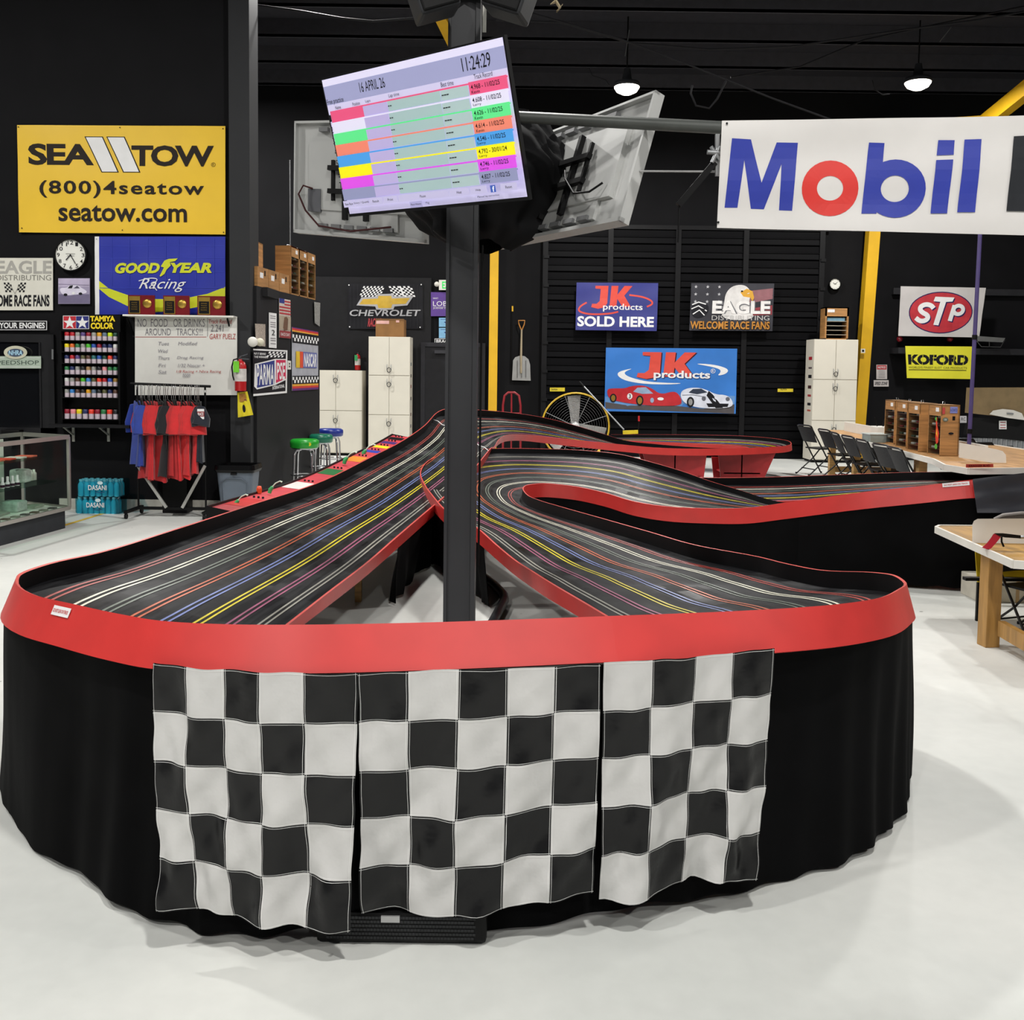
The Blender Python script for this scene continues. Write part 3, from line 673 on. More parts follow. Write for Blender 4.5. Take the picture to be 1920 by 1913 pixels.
pr.done(t, 'screen_display')
# bracket of the front screen
c = (TL + TR + BR + BL) / 4
MB().beam(c - n * .12, V((cx, 5.52, 2.85)), .06, .06).slab(lambda u, v, s: f(.4 + .2 * u, .35 + .3 * v) - n * (.058 + .03 * s), 1, 1, 0, False).build('wall_bracket', BLK, t)

SIL = mat('b9bab8', .4, .3, .05, 3)
def tv_back(label, cor, flip=False):
    t, n, (TL, TR, BR, BL) = quad_tv('television', label, cor); f = bil((TL, TR, BR, BL))
    MB().slab(lambda u, v, s: f(u, v) - n * .03 * s, 1, 1, 0, False).build('casing', SIL, t)
    MB().slab(lambda u, v, s: f(.004 + .992 * u, .006 + .988 * v) - n * (.03 + .004 * s), 1, 1, 0, False).build('screen', BLK, t)
    # raised rear shell with lip
    mb = MB()
    for u0, u1, v0, v1, h in ((.0, 1, 0, .02, .03), (0, 1, .97, 1, .03), (0, .012, 0, 1, .03), (.988, 1, 0, 1, .03), (.12, .88, .18, .78, .028), (.2, .8, .78, .93, .018)):
        mb.slab(lambda u, v, s: f(u0 + (u1 - u0) * u, v0 + (v1 - v0) * v) + n * (h * (1 - s)), 1, 1, 0, False)
    mb.build('rear_shell', SIL, t)
    mb = MB()
    for u in (.42, .58): mb.beam(f(u, .2) + n * .045, f(u, .86) + n * .045, .03, .03, up=n)
    for v in (.42, .62): mb.beam(f(.3, v) + n * .06, f(.7, v) + n * .06, .03, .03, up=n)
    mb.beam(f(.33, .35) + n * .05, f(.33, .7) + n * .05, .02, .02, up=n).beam(f(.68, .3) + n * .05, f(.68, .7) + n * .05, .02, .02, up=n)
    mb.build('mount_frame', BLK, t)
    mb = MB()
    for v0 in (.06, .9):
        for i in range(6): mb.slab(lambda u, v, s: f(.2 + i * .1 + .07 * u, v0 + .035 * v) + n * (.0325 * (1 - s)), 1, 1, 0, False)
    mb.build('vent', mat('6a6b6c', .5), t)
    MB().slab(lambda u, v, s: f(.12 + .1 * u, .6 + .2 * v) + n * (.035 * (1 - s)), 1, 1, 0, False).build('port_panel', mat('55565a', .4), t)
    return t, f, n
t2, f2, n2 = tv_back('silver-backed screen facing away, left of the timing screen', [P(557, 229, 6.6), P(800, 224, 6.2), P(800, 457, 6.2), P(555, 437, 6.6)])
t3, f3, n3 = tv_back('silver-backed screen facing away, right of the timing screen', [V((.06079, 6.42218, 3.06207)), V((.73073, 5.11924, 3.03281)), V((.53798, 4.92023, 2.34663)), V((-.13196, 6.22318, 2.37589))])
tag(MB().tube([f2(.16, .6) + n2 * .04, f2(.1, .58) + n2 * .06, f2(.07, .66) + n2 * .07, f2(.12, .8) + n2 * .06, f2(.24, .93) + n2 * .08, f2(.5, .96) + n2 * .1, f2(.8, .9) + n2 * .1], .006, 6).build('cable', mat('3a1416', .6)), 'dark red braided cable looping behind the left screen', 'cable')
tag(MB().tube([f3(.55, .5) + n3 * .07, f3(.6, .6) + n3 * .09, f3(.7, .75) + n3 * .09, f3(.8, .76) + n3 * .08, f3(.84, .68) + n3 * .05], .006, 6).build('cable', BLK), 'black power cable looping behind the right screen', 'cable')
# black drape bundled between the screens
dr = MB(); dc = V((cx + .12, 5.86, 0)); n_ = 40
def dfn(u, v):
    a = u * 2 * math.pi; z = 3.12 - .78 * v
    r = .40 * (1 - .15 * math.cos(v * 6)) * (.72 + .35 * math.sin(min(v * 1.25, 1) * math.pi * .85)) + .03 * math.sin(a * 7 + v * 6) + .02 * math.sin(a * 15 - v * 9 + math.sin(v * 8)) + .012 * math.sin(v * 26 + a * 4)
    if v > .9: r *= 1 - (v - .9) * 5
    return dc + V((math.cos(a) * r * 1.1, math.sin(a) * r * .75, z + .03 * math.sin(a * 3)))
dr.grid(dfn, n_ * 2, 26)
tag(dr.build('black_drape', mat('0c0c0e', .75, 0, .2, 6, .3)), 'black cloth bundled round the column between the screens', 'cloth')
# loudspeakers at the top of the column
for sx, lab in ((-1, 'black loudspeaker on the left of the column top'), (1, 'black loudspeaker on the right of the column top')):
    a = P(820 if sx < 0 else 948, 18, 5.3); M = Matrix.Translation(a) @ Matrix.Rotation(sx * -.25, 4, 'Z') @ Matrix.Rotation(.35 * sx, 4, 'Y')
    t = thing('loudspeaker', lab, 'speaker', a)
    MB().rbox(-.11, .11, -.1, .12, -.03, .32, .02, 0, M).build('cabinet', mat('3a3b3e', .5), t)
    MB().rbox(-.1, .1, -.115, -.095, -.02, .3, .01, 0, M).build('grille', BLK, t)
    MB().beam(a + V((0, .1, .1)), V((cx, 5.5, a.z + .15)), .04, .03).build('bracket', BLK, t)
paper = MB().box(P(905, 40, 5.48).x, P(912, 40, 5.48).x, 5.46, 5.47, P(905, 62, 5.48).z, P(905, 8, 5.48).z); tag(paper.build('paper_strip', WHITE), 'white paper strip on the upper right edge of the column', 'paper')

# pipe and hanging white banner
pa = P(905, 216, 5.48); pb = P(1362, 240, 4.82); pc = P(2300, 225, 4.5)
t = tag(MB().tube([pa, pb, pc], .031, 14).build('banner_pipe', mat('4c4f4c', .45, .2)), 'dark grey pipe running right from the column, carrying the white banner', 'pipe')
BC = [P(1353, 229, 4.77), P(2300, 212, 4.45), P(2300, 452, 4.45), P(1344, 428, 4.77)]
ban, pr = sheet('hanging_banner', 'large white banner with big blue and red lettering hanging from the pipe', 'banner', mat('e3e0dd', .5, 0, .03, 4, .05), (1350, 230, 2300, 428), cor=BC, amp=.013, th=.004, dice=20, ph=1.0, nu=40)
BL_ = mat('2a3aa6', .5, 0, .04); RE_ = mat('e0342c', .5, 0, .04)
# photo px -> design px (banner slopes)
def bq(pts):
    out = []
    for x, y in pts:
        x = 1350 + (x - 1350) * 1.027; u = (x - 1350) / 950; top = 229 - 17 * u; bot = 428 + 24 * u; out.append((x, 230 + (y - top) / (bot - top) * 198))
    return out
pr.poly(bq([(1371, 262), (1408, 264), (1432, 344), (1458, 269), (1499, 269), (1493, 396), (1468, 395), (1469, 309), (1439, 393), (1414, 392), (1397, 302), (1388, 390), (1363, 390)]), BL_)
def bring(cx_, cy_, rx, ry, ix, iy, m):
    (a, b), = bq([(cx_, cy_)]); pr.ring(a, b, rx * 1.02, ry, ix * 1.02, iy, m)
bring(1563, 354, 54, 50, 25, 22, RE_)
pr.poly(bq([(1634, 268), (1663, 269), (1660, 320), (1655, 330), (1651, 402), (1623, 402)]), BL_); bring(1684, 355, 57, 51, 26, 23, BL_)
pr.poly(bq([(1762, 264), (1792, 264), (1790, 292), (1759, 293)]), BL_); pr.poly(bq([(1758, 302), (1789, 301), (1780, 402), (1750, 402)]), BL_)
pr.poly(bq([(1810, 263), (1841, 262), (1830, 400), (1798, 400)]), BL_); pr.poly(bq([(1899, 257), (2010, 252), (2000, 400), (1886, 398)]), mat('2b2d31', .5))
eyelets(pr, [(1360, 236), (1352, 418)], r=2.4); pr.done(ban)
t = thing('pipe_bracket', 'steel clamp and hinged arm where the banner meets the pipe', 'bracket', P(1338, 290, 4.8))
MB().beam(P(1345, 252, 4.82), P(1345, 330, 4.82), .02, .02).tube([P(1326, 285, 4.8), P(1352, 287, 4.8)], .012, 8).tube([P(1333, 275, 4.8), P(1350, 300, 4.8)], .01, 8).tube([P(1350, 275, 4.8), P(1335, 305, 4.8)], .01, 8).build('clamp', STEEL, t)
MB().beam(P(1340, 305, 4.82), P(1272, 385, 4.82), .03, .03).tube([P(1273, 385, 4.82), P(1272, 440, 4.82), P(1271, 455, 4.82)], .004, 6).build('arm', BLK, t)
tag(MB().tube([P(1200, 321, 5.0), P(1350, 322, 4.84)], .005, 6).build('rod', mat('a0a0a0', .4)), 'thin pale rod behind the banner edge', 'rod')

# ---------------------------------------------------------------- ceiling lamps, cables, yellow frame
for k, p in enumerate(LAMPS):
    lab = {0: 'round lit bay lamp above the right screen', 1: 'round lit bay lamp above the white banner'}.get(k)
    t = thing('bay_lamp', lab or 'unseen round bay lamp, placed to light the hall', 'lamp', p, None if lab else 'bay lamps outside the view')
    mb = MB().lathe([(.05, .3), (.08, .12), (.2, .08), (.215, .02), (.2, .01)], p, 24); mb.build('housing', CHAR, t)
    mb = MB().lathe([(.0001, -.11), (.08, -.1), (.16, -.06), (.2, .0), (.2, .02)], p, 24); mb.build('diffuser', mat('fff6e4', .5, 0, .01, emit=14), t)
    MB().cyl(V(p) + V((0, 0, .3)), V((p[0], p[1], 7.25)), .012, 6).build('stem', BLK, t)
def wire(lab, pts, D, r=.012):
    tag(MB().tube([P(x, y, D) for x, y in pts], r, 6).build('ceiling_cable', mat('1a1a1d', .6)), lab, 'cable')
wire('slack cable sagging under the ceiling left of the column', [(470, 8), (560, 20), (640, 34), (700, 40), (790, 33)], 11.5)
wire('long cable sagging across the ceiling behind the banner', [(930, 38), (1050, 42), (1180, 80), (1330, 93), (1480, 88), (1600, 70), (1700, 55), (1830, 38), (1930, 20)], 13, .013)
wire('thin cable crossing the ceiling downward to the right', [(980, 20), (1160, 72), (1300, 125), (1450, 185), (1560, 225)], 12)
wire('cable rising to the right from the bracket', [(1370, 145), (1500, 125), (1620, 75), (1760, 45), (1930, 10)], 14)
wire('short cable hanging in a loop beside the right screen', [(1362, 150), (1345, 185), (1330, 203), (1305, 198), (1295, 175), (1298, 160)], 12)
wire('lamp lead hooked beside the lamp above the right screen', [(1104, 128), (1110, 142), (1135, 150), (1142, 160)], 15.5, .01)
wire('lamp lead hooked beside the lamp above the banner', [(1636, 150), (1640, 168), (1655, 178), (1668, 176)], 16, .01)
for x0_, y0_, x1_, y1_, lab in ((1180, 60, 1172, 105, 'white wire dangling from the ceiling right of the column'), (1783, 55, 1762, 78, 'white wire dangling from the ceiling above the banner')):
    tag(MB().cyl(P(x0_, y0_ - 4, 15.6), P(x1_, y1_, 15.6), .008, 6).build('hanging_wire', STEEL), lab, 'wire')
tag(MB().tube([P(1032, 8, 10), P(1042, 2, 10), P(1050, 14, 10), P(1044, 22, 10), P(1055, 8, 10)], [.01, .05, .04, .03, .01], 6, flat=.3).build('torn_tape', mat('8c7f62', .7)), 'torn piece of tan tape hanging from the ceiling', 'tape')

t = MB(); a = P(919, 470, 18.9); b = P(935, 470, 18.9)
t.box(a.x, b.x, 18.85, 19.05, 0, 6.3); t.beam(V(((a.x + b.x) / 2, 18.9, 6.25)), P(818, 0, 14.5), .17, .3); 
tag(t.build('yellow_column', YEL), 'straight yellow steel column left of the loading door, with its roof beam', 'column')
t = MB(); q0, q1, q2, q3 = P(1603, 800, 18.9), P(1623, 800, 18.9), P(1651, 435, 18.9), P(1630, 435, 18.9)
b0_ = q0 + (q0 - q3) * (q0.z / (q3.z - q0.z)); b1_ = q1 + (q1 - q2) * (q1.z / (q2.z - q1.z)); t0_ = q3 + (q3 - q0) * .55; t1_ = q2 + (q2 - q1) * .55
for p in (b0_, b1_): p.z = 0
t.add([p + V((0, d, 0)) for d in (0, .22) for p in (b0_, b1_, t1_, t0_)], [(3, 2, 1, 0), (4, 5, 6, 7), (0, 1, 5, 4), (1, 2, 6, 5), (2, 3, 7, 6), (3, 0, 4, 7)])
t.beam((t0_ + t1_) / 2 + V((0, .1, -.1)), P(1845, 232, 17), .16, .25).beam(P(1845, 232, 17), P(2000, 108, 14.5), .16, .25)
yc = tag(t.build('yellow_column', YEL), 'slanting yellow steel column right of the loading door, with its roof beam', 'column')
o, pr = sheet('light_switch', 'small white switch plate on the slanting yellow column', 'switch', WHITE, (1614, 654, 1622, 662), D=18.83); pr.rect(1616, 656, 1620, 660, INKK); pr.done(o, 'rocker')

# ---------------------------------------------------------------- left wall display
LW = 11.08
# big yellow banner
yb, pr = sheet('wall_banner', 'large yellow banner with black boat-towing lettering, top left of the wall', 'banner', mat('e6bc24', .5, 0, .03, 3), (33, 235, 423, 440), cor=[P(33, 235, LW), P(423, 237, LW), P(423, 440, LW), P(37, 436, LW)], amp=.006, dice=24)
K = mat('241d18', .6, 0, .03)
pr.text('SEA', 53, 270, 176, 311, K, .035, 0, .92)
for xo in (0, 41): pr.poly([(159 + xo, 256), (193.5 + xo, 256), (223 + xo, 324), (190 + xo, 324)], K)
for xo in (0, 41): pr.poly([(161.5 + xo, 257.5), (192 + xo, 257.5), (220 + xo, 322.5), (191.5 + xo, 322.5)], INKW)
pr.text('TOW', 247, 272, 402, 312, K, .035, 0, .88).text('(800)4seatow', 73, 340, 383, 373, K, .02, 0, 1.15).text('seatow.com', 108, 386, 351, 418, K, .018).ring(401, 308, 4, 4, 3.3, 3.3, K, 14).text('R', 399.5, 306, 402.5, 310, K)
eyelets(pr, [(36, 239), (226, 239), (419, 240), (39, 432), (229, 434), (420, 436)]); pr.done(yb)
# blue flag
gb, pr = sheet('wall_flag', 'blue flag with yellow swoosh and racing lettering below the yellow banner', 'flag', mat('16269a', .5, 0, .05, 4, .1), (181, 444, 423, 590), D=LW - .0, amp=.008, dice=18, ph=2)
GY = mat('c9cf1a', .5, 0, .03); SEAM = mat('2b3cb4', .5)
pr.poly([(186, 526), (205, 541), (239, 553), (290, 561), (340, 561), (390, 551), (423, 538), (423, 563), (390, 572), (340, 582), (290, 586), (240, 574), (205, 557), (186, 541)], GY)
pr.rect(179, 444, 187, 590, INKW)
for yy in (461, 484, 510, 540): pr.line([(188, yy), (250, yy + 1), (330, yy - 1), (422, yy)], .8, SEAM)
for xx in (211, 244, 278, 312, 336, 368, 402): pr.line([(xx, 447), (xx, 536)], .8, SEAM)
pr.text('GOOD', 217, 493, 301, 513, GY, .05, .25).text('YEAR', 321, 493, 398, 512, GY, .05, .25)
pr.poly([(301, 518), (309, 502), (303, 500), (310, 489), (318, 486), (335, 485), (330, 490), (320, 492), (322, 498), (314, 506), (310, 514), (303, 519)], GY)
pr.text('Racing', 262, 522, 350, 548, INKW, .0, .45).line([(262, 527), (285, 521), (300, 524), (285, 535)], 1.5, INKW).line([(285, 532), (296, 545)], 1.5, INKW); eyelets(pr, [(183, 449)], STEEL); pr.done(gb)
# clock
def wall_clock(px, py, r, D, lab, hh=7.4, mm=25, nums=True):
    c = P(px, py, D); R = r * D / FL; t = thing('wall_clock', lab, 'clock', c)
    M = Matrix.Rotation(math.radians(90), 4, 'X')
    MB().lathe([(R * .93, 0), (R * .99, 0), (R, .01), (R, .045), (R * .93, .05), (R * .93, .03)], c, 40, 0, M).build('rim', BLK, t)
    MB().lathe([(.0001, .032), (R * .94, .032), (R * .94, 0)], c, 40, 0, M, False).build('face', mat('e6e6de', .4, 0, .02), t)
    pr = Print(lambda x, y, z: c + V((x * R, -.033 - z, y * R)), None)
    if nums:
        for k in range(1, 13):
            a = math.radians(90 - 30 * k); s = str(k); w_ = .1 * len(s)
            vs, fs, (a_, b_, ww, h_) = text2d(s, .01); cx_, cy_ = .76 * math.cos(a), .76 * math.sin(a)
            pr.raw([(cx_ + ((x - a_) / ww - .5) * w_ * 1.7, cy_ + ((y - b_) / h_ - .5) * .24) for x, y in vs], fs, INKK)
        pr.z += .001
    else:
        for k in range(12):
            a = math.radians(30 * k); pr.line([(.75 * math.cos(a), .75 * math.sin(a)), (.88 * math.cos(a), .88 * math.sin(a))], .05, INKK)
    pr.line([(-.3, .07), (.28, .07)], .05, mat('a0a09a')).line([(-.22, -.05), (.24, -.05)], .04, mat('a0a09a')); pr.done(t, 'numerals')
    pr = Print(lambda x, y, z: c + V((x * R, -.040 - z, y * R)), None); a = math.radians(90 - 30 * hh); pr.line([(0, 0), (.42 * math.cos(a), .42 * math.sin(a))], .06, INKK)
    a = math.radians(90 - 6 * mm); pr.line([(0, 0), (.62 * math.cos(a), .62 * math.sin(a))], .05, INKK).ell(0, 0, .05, .05, INKK); pr.done(t, 'clock_hand')
wall_clock(135, 479, 30, LW - .005, 'round white clock on the left wall between the banners')
wall_clock(1564.5, 533, 10.5, BW - .05, 'small round white clock above the right cabinet', 10.2, 8, False)
# lilac photograph of a race car
pc_, pr = sheet('car_photograph', 'lilac tinted photograph of an old race car below the clock', 'picture', mat('9c93ae', .5, 0, .05), (110, 522, 169, 570), D=LW, th=.012)
pr.rect(110.5, 522.5, 168.5, 538, mat('b7acc6')).rect(110.5, 552, 168.5, 569, mat('6e6684'))
pr.spoly([(113, 540), (127, 540), (131, 535), (146, 534), (152, 539), (163, 545), (164, 550), (150, 552), (122, 555), (114, 548)], mat('d4cfe0'))
pr.poly([(128, 541), (132, 536), (138, 535), (136, 541)], INKK).poly([(139, 541), (146, 536), (151, 541)], mat('4a4458')).ell(124, 553, 3.6, 2.6, INKK, 14).ell(152, 551, 3.4, 2.4, INKK, 14).ell(139, 550, 3, 2.4, INKW, 14).line([(110.5, 533), (168.5, 535)], .6, mat('7c7292')); pr.done(pc_, 'printed_car')
# left white banner
eb, pr = sheet('wall_banner', 'white banner with grey lettering and crossed flags at the left edge', 'banner', mat('d8d6ca', .5, 0, .03), (-45, 484, 100, 582), D=LW, amp=.004, dice=22, ph=4)
gr = mat('a5a39c', .5); gd = mat('77756e', .5)
pr.text('EAGLE', -6, 489, 98, 514, gr, .03).text('DISTRIBUTING', -6, 516, 97, 526, gd, 0).text('WELCOME RACE FANS', -40, 553, 94, 575, INKK, .035)
pr.checks(8, 530, 22, 548, 4, 5, INKK, .18, 0).checks(36, 530, 50, 548, 4, 5, INKK, -.18, 1).line([(20, 533), (29, 551)], .7, gd).line([(38, 533), (29, 551)], .7, gd); pr.done(eb)
o, pr = sheet('wall_sign', 'long black sign with white border and lettering below the white banner', 'sign', mat('1b1a1c', .4), (-70, 601, 90, 620), D=LW, th=.01)
for a_ in ((-69, 602, 89, 603), (-69, 618, 89, 619), (87.8, 602, 89, 619)): pr.rect(*a_, INKW)
pr.text('START YOUR ENGINES', -38, 605, 85, 616, INKW, .03); pr.done(o)
# dark cupboard door with window
t = thing('window_1', 'black framed window in the left wall', 'window', P(30, 820, LW)); t['kind'] = 'structure'; del t['category']
fr = MB(); A = lambda x: P(x, 700, LW).x; Z = lambda y: P(50, y, LW).z
fr.box(A(-80), A(103), LW - .02, LW + .02, Z(642), Z(627)).box(A(76), A(103), LW - .02, LW + .02, Z(815), Z(642)).box(A(-80), A(103), LW - .02, LW + .02, Z(815), Z(802)).box(A(76), A(79), LW - .035, LW - .02, Z(802), Z(642))
fr.build('window_frame', mat('202022', .45), t)
MB().box(A(-80), A(77), LW, LW + .008, Z(803), Z(641)).build('pane', mat('121316', .05, 0, .1, 2, spec=.8), t)
MB().beam(P(99, 655, LW - .03), P(99, 674, LW - .03), .015, .02).build('hinge', STEEL, t)
t = thing('oval_topped_sign', 'pale green shop sign with an oval racing emblem on the window', 'sign', P(30, 692, LW - .04))
f_ = lambda x, y, z: P(x, y, LW - .04 - z)
pr = Print(lambda x, y, z: P(x, y, LW - .055 - z)); MB().slab(lambda u, v, s: P(-55 + 132 * u, 668 + 23 * v, LW - .055 + .02 * s), 1, 1, 0, False).build('sign_board', mat('a9b8a8', .5), t)
MB().prism([(29 + 22 * math.cos(a * .2618), 661 + 12.5 * math.sin(a * .2618)) for a in range(24)], lambda x, y, d: P(x, y, LW - .065 + d), .02).build('oval_badge', mat('c4c2ac', .5), t)
pr.text('SPEEDSHOP', -14, 676, 73, 684, mat('4a5a50'), .01).line([(-50, 671), (8, 671)], .8, INKW).line([(50, 671), (75, 671)], .8, INKW).line([(-50, 688), (75, 688)], .8, INKW)
pr.z = .012; pr.ell(29, 661.5, 15, 7.5, mat('3c4a60')).text('NHRA', 16, 657, 42, 666, mat('a8d2e8'), .03, .1); pr.done(t)
for i, (px_, py_, s_) in enumerate(((38, 808, 1),)):
    tag(MB().rbox(P(12, 800, LW).x, P(46, 800, LW).x, LW - .12, LW - .02, P(30, 817, LW).z, P(30, 805, LW).z, .01).build('small_black_box', BLK), 'small black device on the ledge below the window', 'device')

# paint rack with header and pots
t = thing('paint_rack', 'black display rack for paint pots with a two-star header', 'rack', P(170, 795, 11.0))
RX0, RX1 = P(114, 700, 10.92).x, P(226, 700, 10.92).x; rz = lambda y: P(170, y, 10.92).z
MB().box(RX0, RX1, 11.06, 11.08, rz(795), rz(590)).box(RX0, RX0 + .02, 10.9, 11.06, rz(795), rz(622)).box(RX1 - .02, RX1, 10.9, 11.06, rz(795), rz(622)).box(RX0, RX1, 10.93, 11.06, rz(622), rz(590)).build('cabinet', mat('0b0b0c', .4), t)
SHY = [638.5, 660, 681.5, 702.5, 724, 745.5, 786]
for y in SHY: MB().box(RX0 + .02, RX1 - .02, 10.9, 11.06, rz(y) - .008, rz(y)).build('shelf', BLK, t)
pr = Print(lambda x, y, z: P(x, y, 10.925 - z))
pr.rect(118, 592, 167, 617, INKW).rect(119, 593, 142.3, 616, mat('b81c2c')).rect(142.7, 593, 166, 616, mat('1a2272'))
def star(cx_, cy_, r): return [(cx_ + (r if k % 2 == 0 else r * .4) * math.sin(k * math.pi / 5), cy_ - (r if k % 2 == 0 else r * .4) * math.cos(k * math.pi / 5)) for k in range(10)]
pr.poly(star(130.6, 605.5, 12.5), INKW).poly(star(154.4, 605.5, 12.5), INKW)
yy_ = mat('f2d418', .5); pr.text('TAMIYA', 169, 592.5, 216, 603, yy_, .05).text('COLOR', 170, 605, 213, 617, yy_, .05); pr.done(t)
POT = MB(); r_ = .0255; POT.lathe([(r_ * .98, 0), (r_, .004), (r_, .048)], (0, 0, 0), 12, 0); POT.lathe([(r_, .048), (r_ * 1.02, .05), (r_ * 1.02, .083), (r_ * .9, .088)], (0, 0, 0), 12, 1)
objm = mat('ffffff', .35, 0, .03, kind='objcol')
pot0 = POT.build('paint_pot', [mat('cdbfc8', .35, 0, .1, 30), objm], None, loc=(0, 0, 0))
cols = {'red': 'b8202c', 'crimson': '8f1c30', 'grey': '9a9a94', 'violet': '5a4680', 'orange': 'e06a24', 'amber': 'e0a020', 'lime': 'c8e020', 'green': '2f7a48', 'light green': '4cb82c', 'dark green': '22463a', 'navy': '26305e', 'blue': '2a52a8', 'sky blue': '3c82c8', 'yellow': 'eed820', 'pink': 'e89098', 'black': '25272a', 'brown': '5c4034', 'tan': 'a8865a', 'olive': '5c5a3a', 'white': 'd8d8d4', 'scarlet': 'e8402c', 'gold': '9a7434', 'teal': '2c6a6a', 'slate': '5c7086'}
ROWS = ['red red grey violet crimson grey amber slate lime dark_green', 'yellow orange green grey light_green blue crimson navy navy white', 'navy red violet olive brown teal blue dark_green scarlet navy',
        'green navy grey black tan grey black pink green green', 'white grey brown light_green sky_blue olive scarlet red blue gold', 'grey sky_blue brown black amber slate black olive navy brown']
ordn = ['first', 'second', 'third', 'fourth', 'fifth', 'sixth', 'seventh', 'eighth', 'ninth', 'tenth']; rown = ['top', 'second', 'third', 'fourth', 'fifth', 'sixth']
used = False
def placed(base, loc, label, color, scale=None):
    global used
    c = base.copy(); C.objects.link(c); c.location = loc; c.color = color; c['label'] = label
    if scale: c.scale = scale
    return c
tag(pot0, '', 'paint pot', 'paint pots on the rack')
for j, row in enumerate(ROWS):
    for i, nm in enumerate(row.split()):
        nm = nm.replace('_', ' '); x = P(126 + i * 10.1, SHY[j], 10.95).x
        placed(pot0, (x, 10.95, rz(SHY[j]) + .0005), f'{nm}-capped paint pot, {ordn[i]} from left in the {rown[j]} row', lin(cols[nm]))
for i, nm in enumerate('crimson pink yellow navy scarlet crimson green scarlet black'.split()):
    x = P(126 + i * 11.4, 780, 10.95).x
    placed(pot0, (x, 10.95, rz(SHY[6]) + .0005), f'{nm}-capped paint pot, {ordn[i]} from left on the bottom shelf', lin(cols[nm]), (1.1, 1.1, 1.2))
bpy.data.objects.remove(pot0)
# shelf under rack with brackets
t = thing('wall_shelf', 'black shelf on grey brackets under the paint rack', 'shelf', P(180, 800, 11.0)); x0, x1 = P(100, 797, 10.9).x, P(250, 797, 10.9).x
MB().box(x0, x1, 10.78, LW, rz(801) , rz(795.5) ).build('board', mat('1c1c1e', .4), t)
for px in (136, 202):
    x = P(px, 810, 11.05).x; mb = MB(); mb.box(x - .014, x + .014, LW - .015, LW, P(px, 828, LW).z, rz(801)); mb.beam(V((x - .0, 10.86, rz(801) - .01)), V((x, LW - .01, P(px, 816, LW).z)), .014, .014); mb.box(x - .012, x + .012, 10.84, LW, rz(801) - .012, rz(801))
    mb.build('bracket', mat('a4a49c', .5), t)
# white shelf above whiteboard, plaques
WS = P(340, 592, 10.95)
t = thing('wall_shelf', 'narrow white shelf above the whiteboard holding three plaques', 'shelf', WS); x0, x1 = P(234, 592, 10.9).x, P(441, 592, 10.9).x
zs = P(340, 591, 10.85).z
MB().rbox(x0, x1, 10.83, LW, zs - .02, zs, .006).build('board', WHITE, t)
for px in (246, 432):
    x = P(px, 600, 11).x; MB().beam(V((x, 10.88, zs - .03)), V((x, LW - .01, zs - .22)), .015, .02).box(x - .012, x + .012, LW - .02, LW, zs - .24, zs - .02).build('bracket', BLK, t)
for (xa_, xb_, w2) in ((239, 291, 'left'), (305, 356, 'middle'), (369, 423, 'right')):
    a = P(xa_, 589, 10.88); b = P(xb_, 553, 10.92); t = thing('award_plaque', f'dark red award plaque with gold medallion, {w2} one of the three on the white shelf', 'plaque', (a.x, 10.9, zs), 'award plaques on the white shelf')
    Wp = b.x - a.x; Hp = .215; zt = zs
    MB().box(a.x, a.x + Wp, 10.9, 10.92, zt, zt + Hp).build('board', mat('6e0f18', .3), t)
    MB().box(a.x + Wp * .04, a.x + Wp * .46, 10.892, 10.9, zt + Hp * .06, zt + Hp * .94).build('gold_border', GOLD, t)
    MB().box(a.x + Wp * .07, a.x + Wp * .43, 10.889, 10.892, zt + Hp * .1, zt + Hp * .72).build('nameplate', BLK, t)
    pr = Print(lambda x, y, z: V((a.x + Wp * x, 10.888 - z, zt + Hp * (1 - y))))
    for k in range(4): pr.text(['AWARD', 'TRACK', 'CHAMPION', 'RACING'][k], .14, .36 + k * .11, .36, .41 + k * .11, GOLD)
    pr.done(t)
    MB().lathe([(.0001, .012), (Wp * .12, .012), (Wp * .17, .006), (Wp * .17, 0)], V((a.x + Wp * .72, 10.9, zt + Hp * .58)), 18, 0, Matrix.Rotation(math.pi / 2, 4, 'X')).build('medallion', GOLD, t)
# whiteboard
wb_, pr = sheet('whiteboard', 'whiteboard with handwritten house rules and race days behind the shirt rack', 'whiteboard', mat('d6d5cf', .25, 0, .02), (254, 594, 445, 741), D=10.965, th=.015)
mk = mat('6d6a70', .6); mr_ = mat('a4433e', .6); mk2 = mat('85828a', .6)
pr.text('NO  FOOD   OR DRINKS', 259, 598, 385, 613, mk).text('AROUND   TRACKS!!!', 273, 616, 381, 629, mk).line([(255, 632), (388, 632)], 1, mr_).line([(390, 594), (390, 631)], .8, mk)
pr.text('Track Record', 392, 599, 436, 607, mr_, .01, .2).text('2.241', 396, 609, 420, 622, mk, 0, .1).text('GARY PUELZ', 394, 626, 443, 636, mr_, 0, .1)
for s, x, y, w_ in (('Tues', 298, 641, 20), ('Modified', 335, 641, 36), ('Wed', 298, 655, 18), ('Thurs', 298, 668, 21), ('Drag Racing', 333, 668, 50), ('Fri', 298, 682, 14), ('1/32 Nascar +', 335, 682, 50), ('Sat', 298, 694, 16), ('1/8 Racing + Nhra Racing', 332, 694, 84), ('noon', 344, 701, 14)):
    pr.text(s, x, y, x + w_, y + 6.5, mk2 if w_ != 84 else mr_, 0, .2)
pr.done(wb_, 'handwriting')
